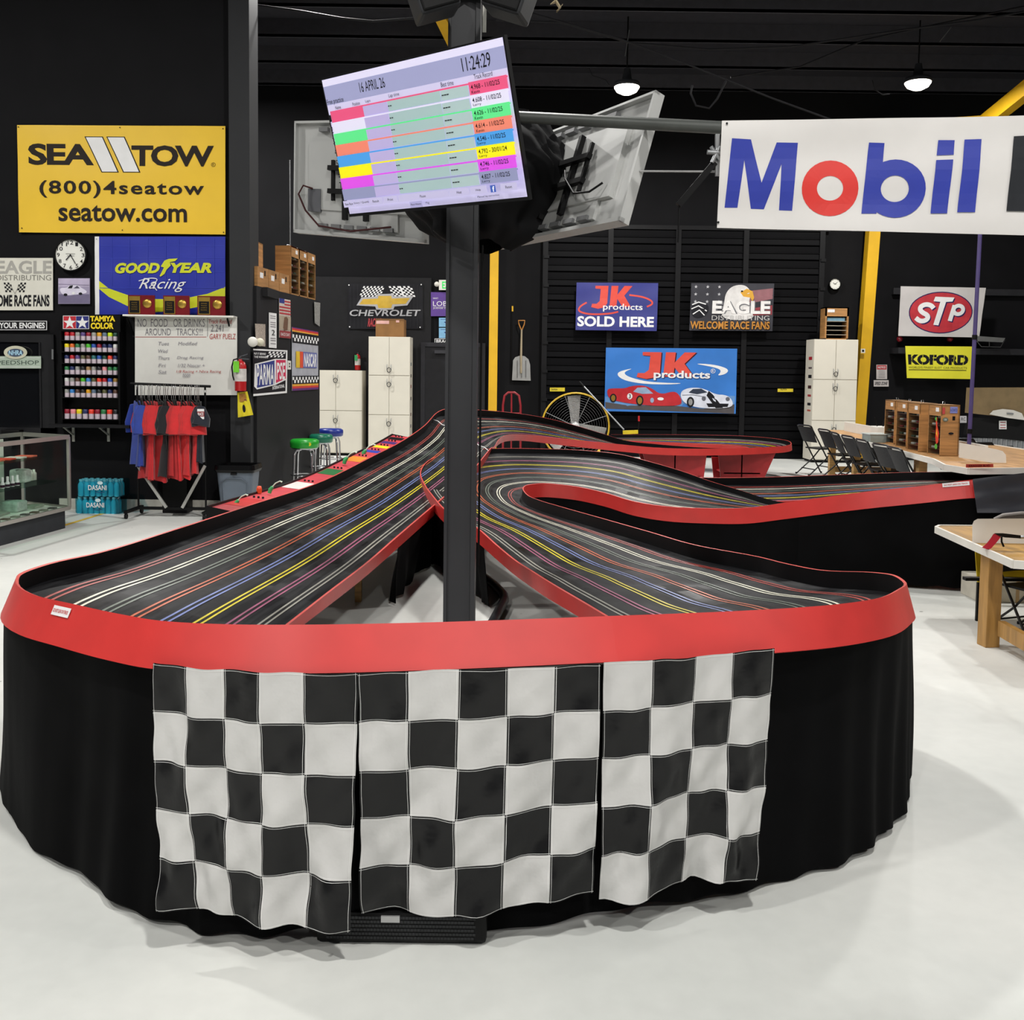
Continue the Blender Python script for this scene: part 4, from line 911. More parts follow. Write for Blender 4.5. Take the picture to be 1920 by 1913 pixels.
# fire extinguishers
def extinguisher(px, py0, py1, D, lab, tagc):
    top = P(px, py0, D); bot = P(px, py1, D); h = top.z - bot.z; r = h * .155; c = V((bot.x, D - r, bot.z)); t = thing('fire_extinguisher', lab, 'fire extinguisher', c)
    MB().lathe([(r * .95, 0), (r, .01), (r, h * .68), (r * .8, h * .78), (r * .35, h * .82), (r * .35, h * .86)], c, 18).build('cylinder', mat('b01a1e', .3), t)
    MB().lathe([(r * 1.02, h * .26), (r * 1.02, h * .6)], c, 18).build('paper_label', mat('c9c4c0', .5, 0, .2, 20), t)
    MB().beam(c + V((-r * .3, 0, h * .88)), c + V((r * 1.5, 0, h * .86)), .02, .012).beam(c + V((-r * .2, 0, h * .92)), c + V((r * 1.3, 0, h * 1.0)), .02, .01).cyl(c + V((0, 0, h * .82)), c + V((0, 0, h * .93)), r * .22).build('valve_handle', CHROME, t)
    MB().tube([c + V((-r * .2, 0, h * .88)), c + V((-r * 1.2, 0, h * .84)), c + V((-r * 1.5, 0, h * .65)), c + V((-r * 1.35, 0, h * .4)), c + V((-r * 1.1, 0, h * .28))], r * .13, 8).build('hose', BLK, t)
    MB().box(c.x - r * .9, c.x + r * .1, c.y - r * 1.25, c.y - r * 1.2, c.z + h * .5, c.z + h * .8).build('inspection_tag', mat(tagc, .6), t)
    MB().box(c.x - .03, c.x + .03, c.y + r * .9, D + .0, c.z + h * .3, c.z + h * .75).build('wall_hook', BLK, t)
    return t
extinguisher(454, 664, 733, 10.96, 'red fire extinguisher with green tag on the corner post', '6cc428')
extinguisher(671.5, 659, 694, BW - .06, 'small red fire extinguisher hanging above the short cabinet', '2f9a5a')
t, pr = sheet('yellow_bag', 'yellow bag with dark print pinned under the extinguisher', 'bag', mat('d9c81c', .5, 0, .05, 5, .1), (0, 0, 30, 50), cor=[P(446, 736, 10.93), P(464, 734, 10.93), P(475, 778, 10.93), P(447, 783, 10.93)], amp=.006, th=.01)
pr.rect(5, 4, 24, 20, mat('a8762a')).text('RACE', 6, 6, 23, 18, mat('6a1f30'), .02).ell(14, 34, 3.5, 8, INKK).text('5', 12.5, 31, 15.5, 37, GOLD); pr.done(t)

# garment rack
GY_ = 10.62
t = thing('garment_rack', 'black rolling garment rack hung with racing shirts', 'clothes rack', P(320, 965, GY_))
gx0, gx1 = P(258, 800, GY_).x, P(385, 800, GY_).x; zb = P(320, 722, GY_).z
MB().tube([V((gx0 - .07, GY_, zb + .01)), V((gx1 + .06, GY_, zb - .01))], .014, 10).build('hanging_rail', BLK, t)
for x in (gx0, gx1):
    MB().tube([V((x, GY_, .08)), V((x, GY_, zb))], .011, 10).build('upright', BLK, t)
MB().tube([V((gx1, GY_, 1.35)), V((gx1, GY_, zb - .05))], .016, 10).build('chrome_sleeve', mat('b8b8b4', .4), t)
MB().beam(V((gx0 - .02, GY_, .09)), V((gx1 + .02, GY_, .09)), .035, .03).build('base_bar', BLK, t)
for x in (gx0 - .05, gx1 + .05): MB().beam(V((x, GY_ - .24, .075)), V((x, GY_ + .24, .075)), .035, .03).build('foot', BLK, t)
for s in (0, 1):
    xa_ = gx0 if s == 0 else gx1; xb_ = gx0 + .31 if s == 0 else gx1 - .25
    MB().beam(V((xa_, GY_ - .02, .36 + .2)), V((xb_, GY_ - .02, .1)), .02, .03).build('brace', mat('a9a9a4', .5), t)
for x in (gx0 - .05, gx1 + .05):
    for y in (GY_ - .22, GY_ + .22): MB().lathe([(.028, -.012), (.03, -.008), (.03, .008), (.028, .012)], V((x, y, .03)), 14, 0, Matrix.Rotation(math.pi / 2, 4, 'Y')).build('caster', BLK, t)
# shirts and hangers
def shirt_mesh(Wd, Ls, slv, seed):
    rnd = random.Random(seed); ph = rnd.uniform(0, 6); mb = MB(); R = 12; Cn = 18
    def half(v): return Wd / 2 * (.50 + .5 * min(1, v / .10)) * (.93 + .07 * v) if v < .1 else Wd / 2 * (.93 + .1 * v)
    def ring(v):
        z = -Ls * v - (.0 if v > .02 else 0); out = []
        for k in range(Cn):
            a = 2 * math.pi * k / Cn; x = half(v) * math.cos(a); th = .022 + .02 * v
            fold = 1 + .5 * math.sin(3 * a + ph + v * 2) * v + .3 * math.sin(7 * a + ph)
            y = th * math.sin(a) * fold + .02 * v * math.sin(x * 18 + ph) * 1.2
            zz = z - .06 * abs(x / (Wd / 2)) * (1 - min(1, v * 4)) + .012 * math.sin(x * 30 + ph) * v
            out.append(V((x, y, zz)))
        return out
    rings = [ring((j / R) ** 1.15) for j in range(R + 1)]; vs = [p for r in rings for p in r]
    mb.add(vs, [(j * Cn + k, j * Cn + (k + 1) % Cn, (j + 1) * Cn + (k + 1) % Cn, (j + 1) * Cn + k) for j in range(R) for k in range(Cn)], 0, True)
    mb.add(rings[0], [list(range(Cn))], 0)
    for s in (-1, 1):
        a = V((s * Wd * .44, 0, -.05)); b = V((s * Wd * .56, 0, -.05 - slv)); pts = [a.lerp(b, f) for f in (0, .33, .66, 1)]
        mb.tube([p + V((0, .008 * math.sin(i * 3 + ph), 0)) for i, p in enumerate(pts)], [.035, .075, .085, .09], 12, 0, True, .35)
    return mb
HANG = MB(); HANG.tube([(-.2, 0, -.06), (-.08, 0, -.02), (0, 0, 0), (.08, 0, -.02), (.2, 0, -.06)], .007, 6); HANG.tube([(0, 0, 0), (0, 0, .09), (.02, 0, .115), (.03, 0, .14), (.012, 0, .16), (-.012, 0, .158), (-.022, 0, .14)], .0035, 6, 1)
hg0 = HANG.build('coat_hanger', [BLK, CHROME], None, loc=(0, 0, 0))
tag(hg0, 'black shoulder coat hanger with chrome hook on the rack rail', 'hanger', 'coat hangers on the garment rack')
shirts = [('blue', '1e3a9a', .0), ('blue', '1b3488', .0)] + [('red', 'b8161c', 0)] * 4 + [('black', '1c1c1f', 0)] * 2 + [('red', 'a81418', 0)] * 2 + [('red', 'c01a1e', 0)] * 5 + [('navy', '20232c', 0)] * 2
meshes = {}
n = len(shirts); lens = [.80, .82, .98, .95, .98, 1.0, .84, .94, .93, .96, .97, .94, .96, .92, .9, .75, .76]
cnt = {}
for i, (nm, hx, _) in enumerate(shirts):
    x = gx0 - .02 + (gx1 - gx0 - .02) * (i + .3) / n; ang = math.radians(62 + 6 * math.sin(i * 2.1)); z = zb - .155
    L_ = lens[i]; k = ('r' if nm == 'red' else nm[0], i % 3)
    o = shirt_mesh(.5, L_ * .86, .30 if nm != 'navy' else .2, i).build('t_shirt', mat(hx, .8, 0, .12, 12, .2, sheen=.2), None, loc=(0, 0, 0))
    o.location = (x, GY_, z - .012); o.rotation_euler = (0, 0, -ang)
    cnt[nm] = cnt.get(nm, 0) + 1; tot = sum(1 for q in shirts if q[0] == nm)
    tag(o, f'{nm} racing t-shirt on the rack, {ordn[cnt[nm] - 1] if cnt[nm] <= 10 else "last"} {nm} one from the left', 'shirt', 't-shirts on the garment rack')
    c = hg0.copy(); C.objects.link(c); c.location = (x, GY_, z); c.rotation_euler = (0, 0, -ang); c['label'] = 'black hanger with chrome hook holding the ' + (ordn + ['eleventh', 'twelfth', 'thirteenth', 'fourteenth', 'fifteenth', 'sixteenth', 'last'])[i] + ' shirt from left'
    if nm == 'navy' and i == n - 1:
        M = Matrix.Translation((x, GY_, z)) @ Matrix.Rotation(-ang, 4, 'Z')
    lastx = x
for i in range(8):   # bare hangers between shirts
    c = hg0.copy(); C.objects.link(c); c.location = (gx0 + .05 + i * .085, GY_, zb - .155); c.rotation_euler = (0, 0, -1.2 - .1 * math.sin(i * 3)); c['label'] = 'empty black hanger between the shirts, ' + ordn[i] + ' from the left'
bpy.data.objects.remove(hg0)
o, pr = sheet('chest_patch', 'red and white printed crest on the rightmost navy shirt', 'print', mat('8e2a30', .6), (0, 0, 20, 20), cor=[P(370, 767, GY_ - .26), P(383, 767, GY_ - .26), P(383, 786, GY_ - .26), P(370, 786, GY_ - .26)], th=.003)
pr.rect(0, 0, 20, 5, INKW).rect(0, 15, 20, 20, INKW).text('RACE', 2, 7, 18, 13, INKW, .02); pr.done(o)
# trash can
tcx = P(440, 900, 10.6); c = V((tcx.x, 10.75, 0)); t = thing('trash_can', 'grey plastic trash can with black liner beside the corner post', 'trash can', c); ht = .56
def rr(w_, d_, z, r, n=6):
    pts = []
    for qx, qy, a0 in ((1, 1, 0), (-1, 1, 90), (-1, -1, 180), (1, -1, 270)):
        for k in range(n + 1):
            a = math.radians(a0 + 90 * k / n); pts.append(V((qx * (w_ - r) + r * math.cos(a), qy * (d_ - r) + r * math.sin(a), z)))
    return pts
def rloft(levels, mi=0, cap=True, sm=False):
    mb = MB(); rg = [rr(*l) for l in levels]; K = len(rg[0]); vs = [p + c for r in rg for p in r]
    mb.add(vs, [(j * K + k, j * K + (k + 1) % K, (j + 1) * K + (k + 1) % K, (j + 1) * K + k) for j in range(len(rg) - 1) for k in range(K)], mi, sm)
    if cap: mb.add(vs[:K], [list(range(K))[::-1]], mi)
    return mb
rloft([(.155, .14, 0, .05), (.19, .17, .4, .06), (.2, .18, ht - .02, .06), (.2, .18, ht, .06), (.185, .165, ht, .05), (.15, .14, .05, .05)]).build('body', mat('5c6672', .5, 0, .05), t)
rloft([(.21, .19, ht - .07, .06), (.222, .2, ht - .04, .06), (.215, .195, ht + .012, .06), (.18, .165, ht + .008, .05), (.17, .15, .2, .05)], cap=False).build('liner', mat('0c0c0d', .25), t)
MB().box(c.x - .03, c.x + .03, c.y - .205, c.y - .18, ht - .09, ht - .07).build('grip', BLK, t)
MB().tube([c + V((-.13, -.155, .05)), c + V((-.14, -.175, .38)), c + V((-.08, -.183, .43)), c + V((.08, -.183, .43)), c + V((.14, -.175, .38)), c + V((.13, -.155, .05))], .006, 6).build('raised_panel_edge', mat('525b66', .5), t)
# water packs
bottle = MB().lathe([(.03, 0), (.032, .01), (.03, .05), (.032, .1), (.03, .13), (.012, .165), (.012, .17)], (0, 0, 0), 10, 0).lathe([(.019, .160), (.019, .184), (.001, .186)], (0, 0, 0), 10, 1)
shr = mat('a8e4ee', .12, 0, .1, 16, .4, alpha=.18, kind='pane')
for lv, (pxa, pxb, lab) in enumerate(((141, 217, 'shrink-wrapped pack of blue water bottles on the floor under another pack'), (144, 223, 'shrink-wrapped pack of blue water bottles on top of the other pack'))):
    a = P(pxa, 940, 10.75); b = P(pxb, 940, 10.75); zb_ = .0 + lv * .192; Wd = b.x - a.x; t = thing('water_pack', lab, 'water pack', ((a.x + b.x) / 2, 10.85, zb_), 'packs of bottled water')
    first = None
    for i in range(7):
        for j in range(3):
            loc = (-Wd / 2 + .034 + (Wd - .068) * i / 6, (j - 1) * .066, 0)
            if first is None:
                first = bottle.build('water_bottle', [mat('6ad8ea', .15, 0, .1, 8), INKW], t, loc=(0, 0, 0)); o = first
            else: o = first.copy(); C.objects.link(o); o.parent = t
            o.location = loc
    c = V(((a.x + b.x) / 2, 10.85, zb_)); M = Matrix.Translation(c)
    MB().rbox(-Wd / 2 - .004, Wd / 2 + .05, -.104, .104, 0, .19, .025, 0, M).build('shrink_wrap', shr, t)
    pr = Print(lambda x, y, z: c + V((x, -.106 - z, y))); pr.text('DASANI', -Wd * .22, .125, Wd * .22, .07, INKW, .02).ell(0.03, .15, .03, .02, mat('cfe4ea')).line([(-.02, .05), (.03, .042), (.08, .052)], .008, mat('17406e')); pr.done(t)
# black box on the floor behind the rack
bx = P(335, 940, 11.0); tag(MB().rbox(P(312, 900, 11).x, P(358, 900, 11).x, 10.86, 11.06, 0, P(330, 893, 11).z, .01).build('black_box', BLK), 'flat black panel leaning on the wall behind the garment rack', 'box')

# ---------------------------------------------------------------- glass display case
ca = V((P(128, 820, 9.8).x, 9.8, 0)); cb = V((-4.62, 8.0, 0)); cc = V((P(40, 815, 10.1).x, 10.12, 0)); dd = cb + (cc - ca)
t = thing('display_case', 'glass display case with aluminium frame at the left edge', 'display case', ca)
alu = mat('b0aaa4', .35, .6, .05); H0, H1 = .2, .91
pts = [ca, cb, dd, cc]
mb = MB()
for i in range(4):
    a, b = pts[i], pts[(i + 1) % 4]
    mb.beam(a + V((0, 0, H1)), b + V((0, 0, H1)), .03, .04).beam(a + V((0, 0, H0)), b + V((0, 0, H0)), .03, .035)
for p in pts: mb.beam(p + V((0, 0, H0)), p + V((0, 0, H1)), .028, .028, up=(0, 1, 0))
mb.build('frame', alu, t)
ins_ = [p + ((ca + cb + cc + dd) / 4 - p) * .06 for p in pts]
MB().add([p for p in ins_] + [p + V((0, 0, H0 - .015)) for p in ins_], [(0, 1, 5, 4), (1, 2, 6, 5), (2, 3, 7, 6), (3, 0, 4, 7), (4, 5, 6, 7)]).build('plinth', CHAR, t)
MB().add([p + V((0, 0, H0 + .0)) for p in pts], [(0, 1, 2, 3)]).build('deck', mat('dcded4', .5, 0, .12, 6), t)
for nm, qd in (('front_pane', (ca, cb)), ('side_pane', (cc, ca))):
    a, b = qd; n = (b - a).cross(V((0, 0, 1))).normalized() * .003
    MB().add([a + V((0, 0, H0)) + n, b + V((0, 0, H0)) + n, b + V((0, 0, H1)) + n, a + V((0, 0, H1)) + n, a + V((0, 0, H0)) - n, b + V((0, 0, H0)) - n, b + V((0, 0, H1)) - n, a + V((0, 0, H1)) - n], [(0, 1, 2, 3), (7, 6, 5, 4), (0, 4, 5, 1), (3, 2, 6, 7), (0, 3, 7, 4), (1, 5, 6, 2)]).build('glass_pane', GLASS, t)
MB().add([p + V((0, 0, H1 + .02)) for p in pts] + [p + V((0, 0, H1 + .026)) for p in pts], [(0, 1, 2, 3), (7, 6, 5, 4), (0, 1, 5, 4), (1, 2, 6, 5), (2, 3, 7, 6), (3, 0, 4, 7)]).build('glass_pane', GLASS, t)
e = (cb - ca).normalized(); wdir = (cc - ca)
q = [cc + V((.03, -.45, H0)), dd + V((.03, 0, H0)), dd + V((.03, 0, H1 - .02)), cc + V((.03, -.45, H1 - .02))]
MB().add(q + [p + V((.006, 0, 0)) for p in q], [(3, 2, 1, 0), (4, 5, 6, 7), (0, 1, 5, 4), (2, 3, 7, 6), (1, 2, 6, 5), (3, 0, 4, 7)]).build('back_panel', mat('e4e4da', .4, 0, .03), t)
shg = mat('e2f2ea', .1, 0, .05, alpha=.12, kind='pane')
for z, f0, f1 in ((.715, .5, 1.0), (.47, .25, .95)):
    q = [ca + e * .28 + wdir * .15, cb + wdir * .15, cb + wdir * .9, ca + e * .28 + wdir * .9]
    if z < .6: q = [ca + e * .12 + wdir * .1, cb + wdir * .1, cb + wdir * .9, ca + e * .12 + wdir * .9]
    MB().add([p + V((0, 0, z)) for p in q] + [p + V((0, 0, z + .008)) for p in q], [(3, 2, 1, 0), (4, 5, 6, 7), (0, 1, 5, 4), (1, 2, 6, 5), (2, 3, 7, 6), (3, 0, 4, 7)]).build('glass_shelf', shg, t)
def item(name, lab, cat, px, py, D, w_, d_, h_, hx, grp=None, z=None):
    p = P(px, py, D); zz = p.z if z is None else z
    o = MB().rbox(p.x - w_ / 2, p.x + w_ / 2, D - d_ / 2, D + d_ / 2, zz, zz + h_, min(w_, d_, h_) * .15).build(name, mat(hx, .5, 0, .15, 20)); return tag(o, lab, cat, grp)
def caseat(f, g): return ca + e * f + wdir * g
def citem(name, lab, cat, f, g, z, w_, d_, h_, hx, grp=None):
    p = caseat(f, g); o = MB().rbox(p.x - w_ / 2, p.x + w_ / 2, p.y - d_ / 2, p.y + d_ / 2, z, z + h_, min(w_, d_, h_) * .2).build(name, mat(hx, .5, 0, .2, 30)); return tag(o, lab, cat, grp)
for k in range(7): citem('orange_blister_pack', 'orange and white blister pack on the upper glass shelf, ' + ordn[k] + ' from the right', 'package', .36 + k * .17, .45, .724, .16, .12, .014, ['d84830', 'd8d0c4'][k % 2] if k % 3 else 'e06a50', 'blister packs on the upper glass shelf')
citem('white_carton', 'white carton on the middle glass shelf of the display case', 'box', .42, .5, .479, .16, .14, .13, 'cfcfca')
for k in range(4):
    p = caseat(.62 + k * .075, .3); o = MB().lathe([(.02, 0), (.02, .045), (.012, .055), (.012, .1), (.004, .102)], (p.x, p.y, .479), 10).build('glue_bottle', mat('ddd8d8', .4, 0, .1)); tag(o, 'small white-capped bottle in the row on the middle shelf, ' + ordn[k] + ' from the right', 'bottle', 'small bottles on the middle glass shelf')
    o = MB().lathe([(.021, .006), (.021, .03)], (p.x, p.y, .479), 10).build('label_band', mat('3a2030', .5), o)
for k in range(2):
    p = caseat(.2 + k * .05, .5); o = MB().lathe([(.025, 0), (.025, .07), (.012, .085), (.012, .105), (.002, .106)], (p.x, p.y, .479), 10).build('white_bottle', mat('e2e2d6', .4)); tag(o, 'white plastic bottle at the right end of the middle shelf, ' + ordn[k] + ' from the right', 'bottle', 'white bottles at the shelf end')
for k in range(4): citem('hobby_package', 'red and green hobby package on the middle shelf, ' + ordn[k] + ' from the right', 'package', 1.0 + k * .2, .45, .479, .14, .16, .03 + .03 * (k % 2), ['c8402c', '1f5a36', 'cfc8c0', 'c8402c'][k], 'packages on the middle glass shelf')
for k in range(5): citem('parts_tray', 'shallow clear parts tray on the case floor, ' + ordn[k] + ' from the right', 'tray', .2 + k * .28, .6, .201, .2, .2, .02 + .08 * (k in (1, 3)), ['aab0a0', 'c4ccc6', '9a9c90', 'c4ccc6', '8a8c80'][k], 'parts trays on the case floor')
for k in range(10):
    citem('small_part', 'small dark part in the front row of the case floor, ' + ordn[k] + ' from the right', 'part', .15 + k * .15, .18, .201, .07, .06, .012, ['4a4c48', '7a8070', '5a5040'][k % 3], 'small parts on the case floor')

# ---------------------------------------------------------------- partition wall posters
SP = SA.copy()
def sw(x, y, off=.012): return PP(x, y, SA + sn * off, sn)
def poster(name, lab, cat, m, c4, rect, off=.01, th=.004, group=None):
    return sheet(name, lab, cat, m, rect, cor=[sw(*q, off) for q in c4], th=th, group=group)
o, pr = poster('racing_parts_poster', 'white and black poster with blue and red racing logo on the partition', 'poster', mat('1b1b20', .4), [(474, 654), (538, 657), (537, 737), (474, 743)], (0, 0, 64, 88))
nb = mat('1a2a7c'); cr = mat('c81e50')
pr.rect(0, 0, 64, 3, INKW).rect(0, 84, 64, 88, INKW).rect(61, 0, 64, 88, INKW).text('PUT IT BEHIND', 1, 7, 22, 11, INKW, .02).text('THE WINNERS', 1, 13, 26, 17, INKW, .02)
pr.checks(28, 4, 60, 15, 9, 3, INKW, -.5)
pr.poly([(2, 28), (40, 18), (62, 18), (63, 60), (40, 70), (6, 76), (1, 70)], INKW).poly([(4, 30), (38, 21), (38, 68), (6, 73)], nb).poly([(41, 20), (60, 20), (61, 58), (41, 66)], cr)
pr.text('PARMA', 5, 29, 37, 68, INKW, .02, .05).text('PSE', 42, 25, 59, 60, INKW, .02, .05).text('INTERNATIONAL', 34, 72, 58, 79, INKW, .02, 0, 1, 0, -3); pr.done(o)
o, pr = poster('wall_flag', 'grey racing flag with red and yellow borders on the partition', 'flag', mat('a9abb4', .6), [(547, 613), (596, 622), (596, 730), (547, 733)], (0, 0, 50, 115))
for y, m_ in ((0, '5a1c6a'), (2, 'c8302c'), (5.5, 'e0a030'), (8, '17171a'), (103, 'e0a030'), (107, 'c8302c'), (111, '5a1c6a')): pr.rect(0, y, 50, y + 4, mat(m_))
pr.rect(0, 11, 50, 28, INKK).rect(0, 88, 50, 103, INKK); pr.checks(0, 13, 50, 25, 17, 2, INKW).checks(0, 90, 50, 101, 17, 2, INKW)
pr.rect(6, 43, 14, 73, mat('d8b428')).rect(13, 43, 20, 73, mat('d84a28')).rect(19, 43, 46, 73, mat('5a62a0')).text('NASCAR', 20, 45, 45, 71, INKW, .03, .2); pr.done(o)
o, pr = poster('soldiers_poster', 'tall poster with flag stripes above a brown figure group', 'poster', mat('cfc4ba', .5), [(523, 559), (544, 563), (544, 635), (523, 633)], (0, 0, 20, 76))
pr.rect(0, 0, 9, 9, nb)
for k in range(5): pr.rect(0 if k > 1 else 9, 3 + k * 6, 20, 6 + k * 6, mat('b02c34'))
pr.rect(0, 33, 20, 60, mat('a89a86')).poly([(6, 56), (8, 36), (12, 34), (15, 38), (14, 60), (8, 62)], mat('6a4a34')).rect(0, 62, 20, 76, mat('8c2c30')).text('RACE DAY', 2, 66, 18, 72, INKW); pr.done(o)
o, pr = poster('notice_sheet', 'narrow white notice with black text on the partition', 'notice', INKW, [(504, 586), (518, 588), (518, 653), (504, 652)], (0, 0, 14, 66))
for y in (6, 10, 18, 22, 26, 48, 52, 58): pr.line([(2, y), (12, y)], 1.2, mk)
pr.text('2', 4, 32, 10, 42, INKK); pr.done(o)
o, pr = poster('photo_sheet', 'brownish photo sheet beside the round lamp on the partition', 'picture', mat('a89c90', .5, 0, .4, 60), [(478, 607), (497, 608), (497, 650), (480, 648)], (0, 0, 20, 44)); pr.done(o)
o, pr = poster('photo_sheet', 'black and white photo sheet hanging at the far end of the partition', 'picture', mat('8c8c88', .5, 0, .5, 60), [(589, 566), (600, 568), (599, 612), (590, 606)], (0, 0, 12, 44), off=.02); pr.done(o)
o, pr = poster('socket_plate', 'small white socket plate beside the racing parts poster', 'socket', WHITE, [(539, 676), (545, 677), (545, 693), (539, 693)], (0, 0, 6, 16)); pr.rect(2, 4, 4, 7, INKK).rect(2, 9, 4, 12, INKK); pr.done(o, 'outlet')
c = sw(474, 641, .09); t = thing('emergency_lamp', 'round white emergency lamp on the corner', 'lamp', c)
Mx = Matrix.Rotation(math.radians(100), 4, 'X')
MB().lathe([(.001, .03), (.035, .028), (.055, .01), (.055, 0), (.04, -.02), (.02, -.03)], c, 18, 0, Mx).build('lamp_head', WHITE, t)
MB().lathe([(.001, .03), (.03, .025), (.045, .01), (.045, 0), (.03, -.02)], c + V((.05, .12, .0)), 18, 0, Mx).build('lamp_head', mat('cdc9b4', .5), t)
MB().beam(c, sw(486, 641, 0), .04, .05).build('lamp_arm', WHITE, t)

# ---------------------------------------------------------------- wooden display cases
def make_case():
    t = thing('wooden_case', '', 'display case', (0, 0, 0)); w_, d_, h_ = .2, .33, .56; th = .014
    mb = MB(); mb.box(-w_ / 2, w_ / 2, -d_ / 2, -d_ / 2 + th, 0, h_).box(-w_ / 2, w_ / 2, d_ / 2 - th, d_ / 2, 0, h_).box(w_ / 2 - th, w_ / 2, -d_ / 2, d_ / 2, 0, h_).box(-w_ / 2, w_ / 2, -d_ / 2, d_ / 2, 0, th).box(-w_ / 2, w_ / 2, -d_ / 2, d_ / 2, h_ - th, h_)
    mb.box(-w_ / 2, -w_ / 2 + .01, -d_ / 2, d_ / 2, h_ * .78, h_); mb.build('case_body', OAK, t)
    for k in range(5): MB().box(-w_ / 2 + .008, w_ / 2 - th, -d_ / 2 + th, d_ / 2 - th, .07 + k * .085, .076 + k * .085).build('shelf', mat('7a5a38', .5), t)
    MB().box(-w_ / 2 + .001, -w_ / 2 + .004, -d_ / 2 + th, d_ / 2 - th, th, h_ * .78).build('glass_door', mat('f4f6f6', .1, 0, .0, alpha=.1, kind='pane'), t)
    mb = MB()
    for k in range(5):
        for s in (-1, 1): mb.rbox(-w_ / 2 + .02, -w_ / 2 + .07, s * .07 - .045, s * .07 + .045, .077 + k * .085, .1 + k * .085, .008, (k + (s > 0)) % 3)
    mb.build('model_cars', [mat('7c2a24', .4), mat('c9c6bc', .4), mat('3a4c38', .4)], t)
    MB().box(-w_ / 2 - .001, -w_ / 2, -.1, -.02, h_ * .86, h_ * .94).build('paper_tag', INKW, t)
    MB().box(.02, .05, -d_ / 2 - .001, -d_ / 2, h_ * .7, h_ * .78).build('hand_slot', BLK, t)
    MB().tube([(-.02, 0, h_), (-.02, 0, h_ + .03), (.0, 0, h_ + .035), (.01, 0, h_)], .004, 6).build('latch', CHROME, t)
    return t
CZ = .76
case0 = make_case()
spots = []
for px, py, D, lab in ((1690, 832, 12.7, 'farthest wooden model car case on the counter'), (1714, 839, 12.0, 'second farthest wooden model car case on the counter'), (1738, 846, 11.4, 'wooden model car case just behind the nearest one'), (1779, 854, 10.85, 'nearest wooden model car case, with colourful stickers')):
    x = P(px, py, D - .16).x
    c = copy_tree(case0, (x, D, CZ), 0, lab); c['group'] = 'model car cases on the counter'; spots.append((x, D))
x, D = spots[-1]; yf = D - .165 - .002
tt = thing('case_stickers', 'stickers and decals on the nearest wooden case', 'sticker', (x, yf, CZ))
pr = Print(lambda a, b, z: V((x - .1 + a, yf - z, CZ + b))); pr.ell(.045, .40, .03, .022, mat('5e6a5c')).text('OK', .03, .39, .06, .41, INKW).rect(.09, .47, .17, .54, mat('7a82c0')).text('FORD', .095, .49, .165, .52, nb).ell(.11, .25, .028, .012, INKK).rect(-.05 + .055, .46, .035, .53, mat('b84040')); pr.done(tt, 'decals')
pr = Print(lambda a, b, z: V((x - .1005 - z, D - .165 + a, CZ + b))); pr.poly([(.05, .15), (.1, .12), (.13, .2), (.12, .32), (.14, .4), (.1, .42), (.09, .33), (.04, .25)], mat('d83c20')).poly([(.07, .2), (.11, .24), (.1, .3)], mat('e8c820')).poly([(.1, .37), (.16, .4), (.12, .43)], mat('4ca83c')).ell(.1, .1, .035, .03, mat('5cb03c')); pr.done(tt, 'decals')
# crates and cases on the partition wall
for k, (Y, lab) in enumerate(((12.45, 'nearest of the three tall wooden cases on the partition'), (12.78, 'middle of the three tall wooden cases on the partition'), (13.12, 'farthest of the three tall wooden cases on the partition'))):
    p = SA + sd * (Y - 11.12) - sn * .1
    c = copy_tree(case0, (p.x, p.y, 2.541), math.pi - .1, lab, scale=(1.0, .98, 1.06)); c['group'] = 'tall wooden cases on the partition'
for k, (xo, yo) in enumerate(((-.34, 11.8), (-.62, 12.1))):
    c = copy_tree(case0, (-2.8 + xo - .05, yo, 2.541), -math.pi / 2, ['wooden case standing behind the low boxes on the partition', 'farther left wooden case standing behind the low boxes on the partition'][k], scale=(1.2, 1.1, 1.0))
for o in list(case0.children): bpy.data.objects.remove(o)
bpy.data.objects.remove(case0)
for k in range(3):
    y0 = 11.16 + k * .36; p = SA + sd * (y0 - 11.12 + .17) - sn * .1; M = Matrix.Translation((p.x, p.y, 2.541)) @ Matrix.Rotation(-.107, 4, 'Z')
    t = thing('wooden_box', 'low wooden box on the partition top, ' + ['nearest', 'middle', 'farthest'][k] + ' of three', 'box', (p.x, p.y, 2.541), 'low wooden boxes on the partition')
    MB().box(-.1, .1, -.172, .172, 0, .22, 0, M).build('box_body', OAK, t); MB().box(.1, .102, -.1, -.0, .1, .16, 0, M).build('paper_tag', INKW, t); MB().box(.1, .103, .04, .07, .13, .19, 0, M).build('hand_slot', BLK, t)
tag(MB().tube([P(475, 440, 11.4), P(475.5, 480, 11.4), P(475, 502, 11.4)], .009, 6).build('hanging_cord', INKW), 'white cord hanging beside the corner post', 'cord')
tag(MB().cyl(P(543, 300, 12.3), P(544, 468, 12.3), .008, 6).build('thin_rod', STEEL), 'thin pale vertical rod above the wooden cases', 'rod')

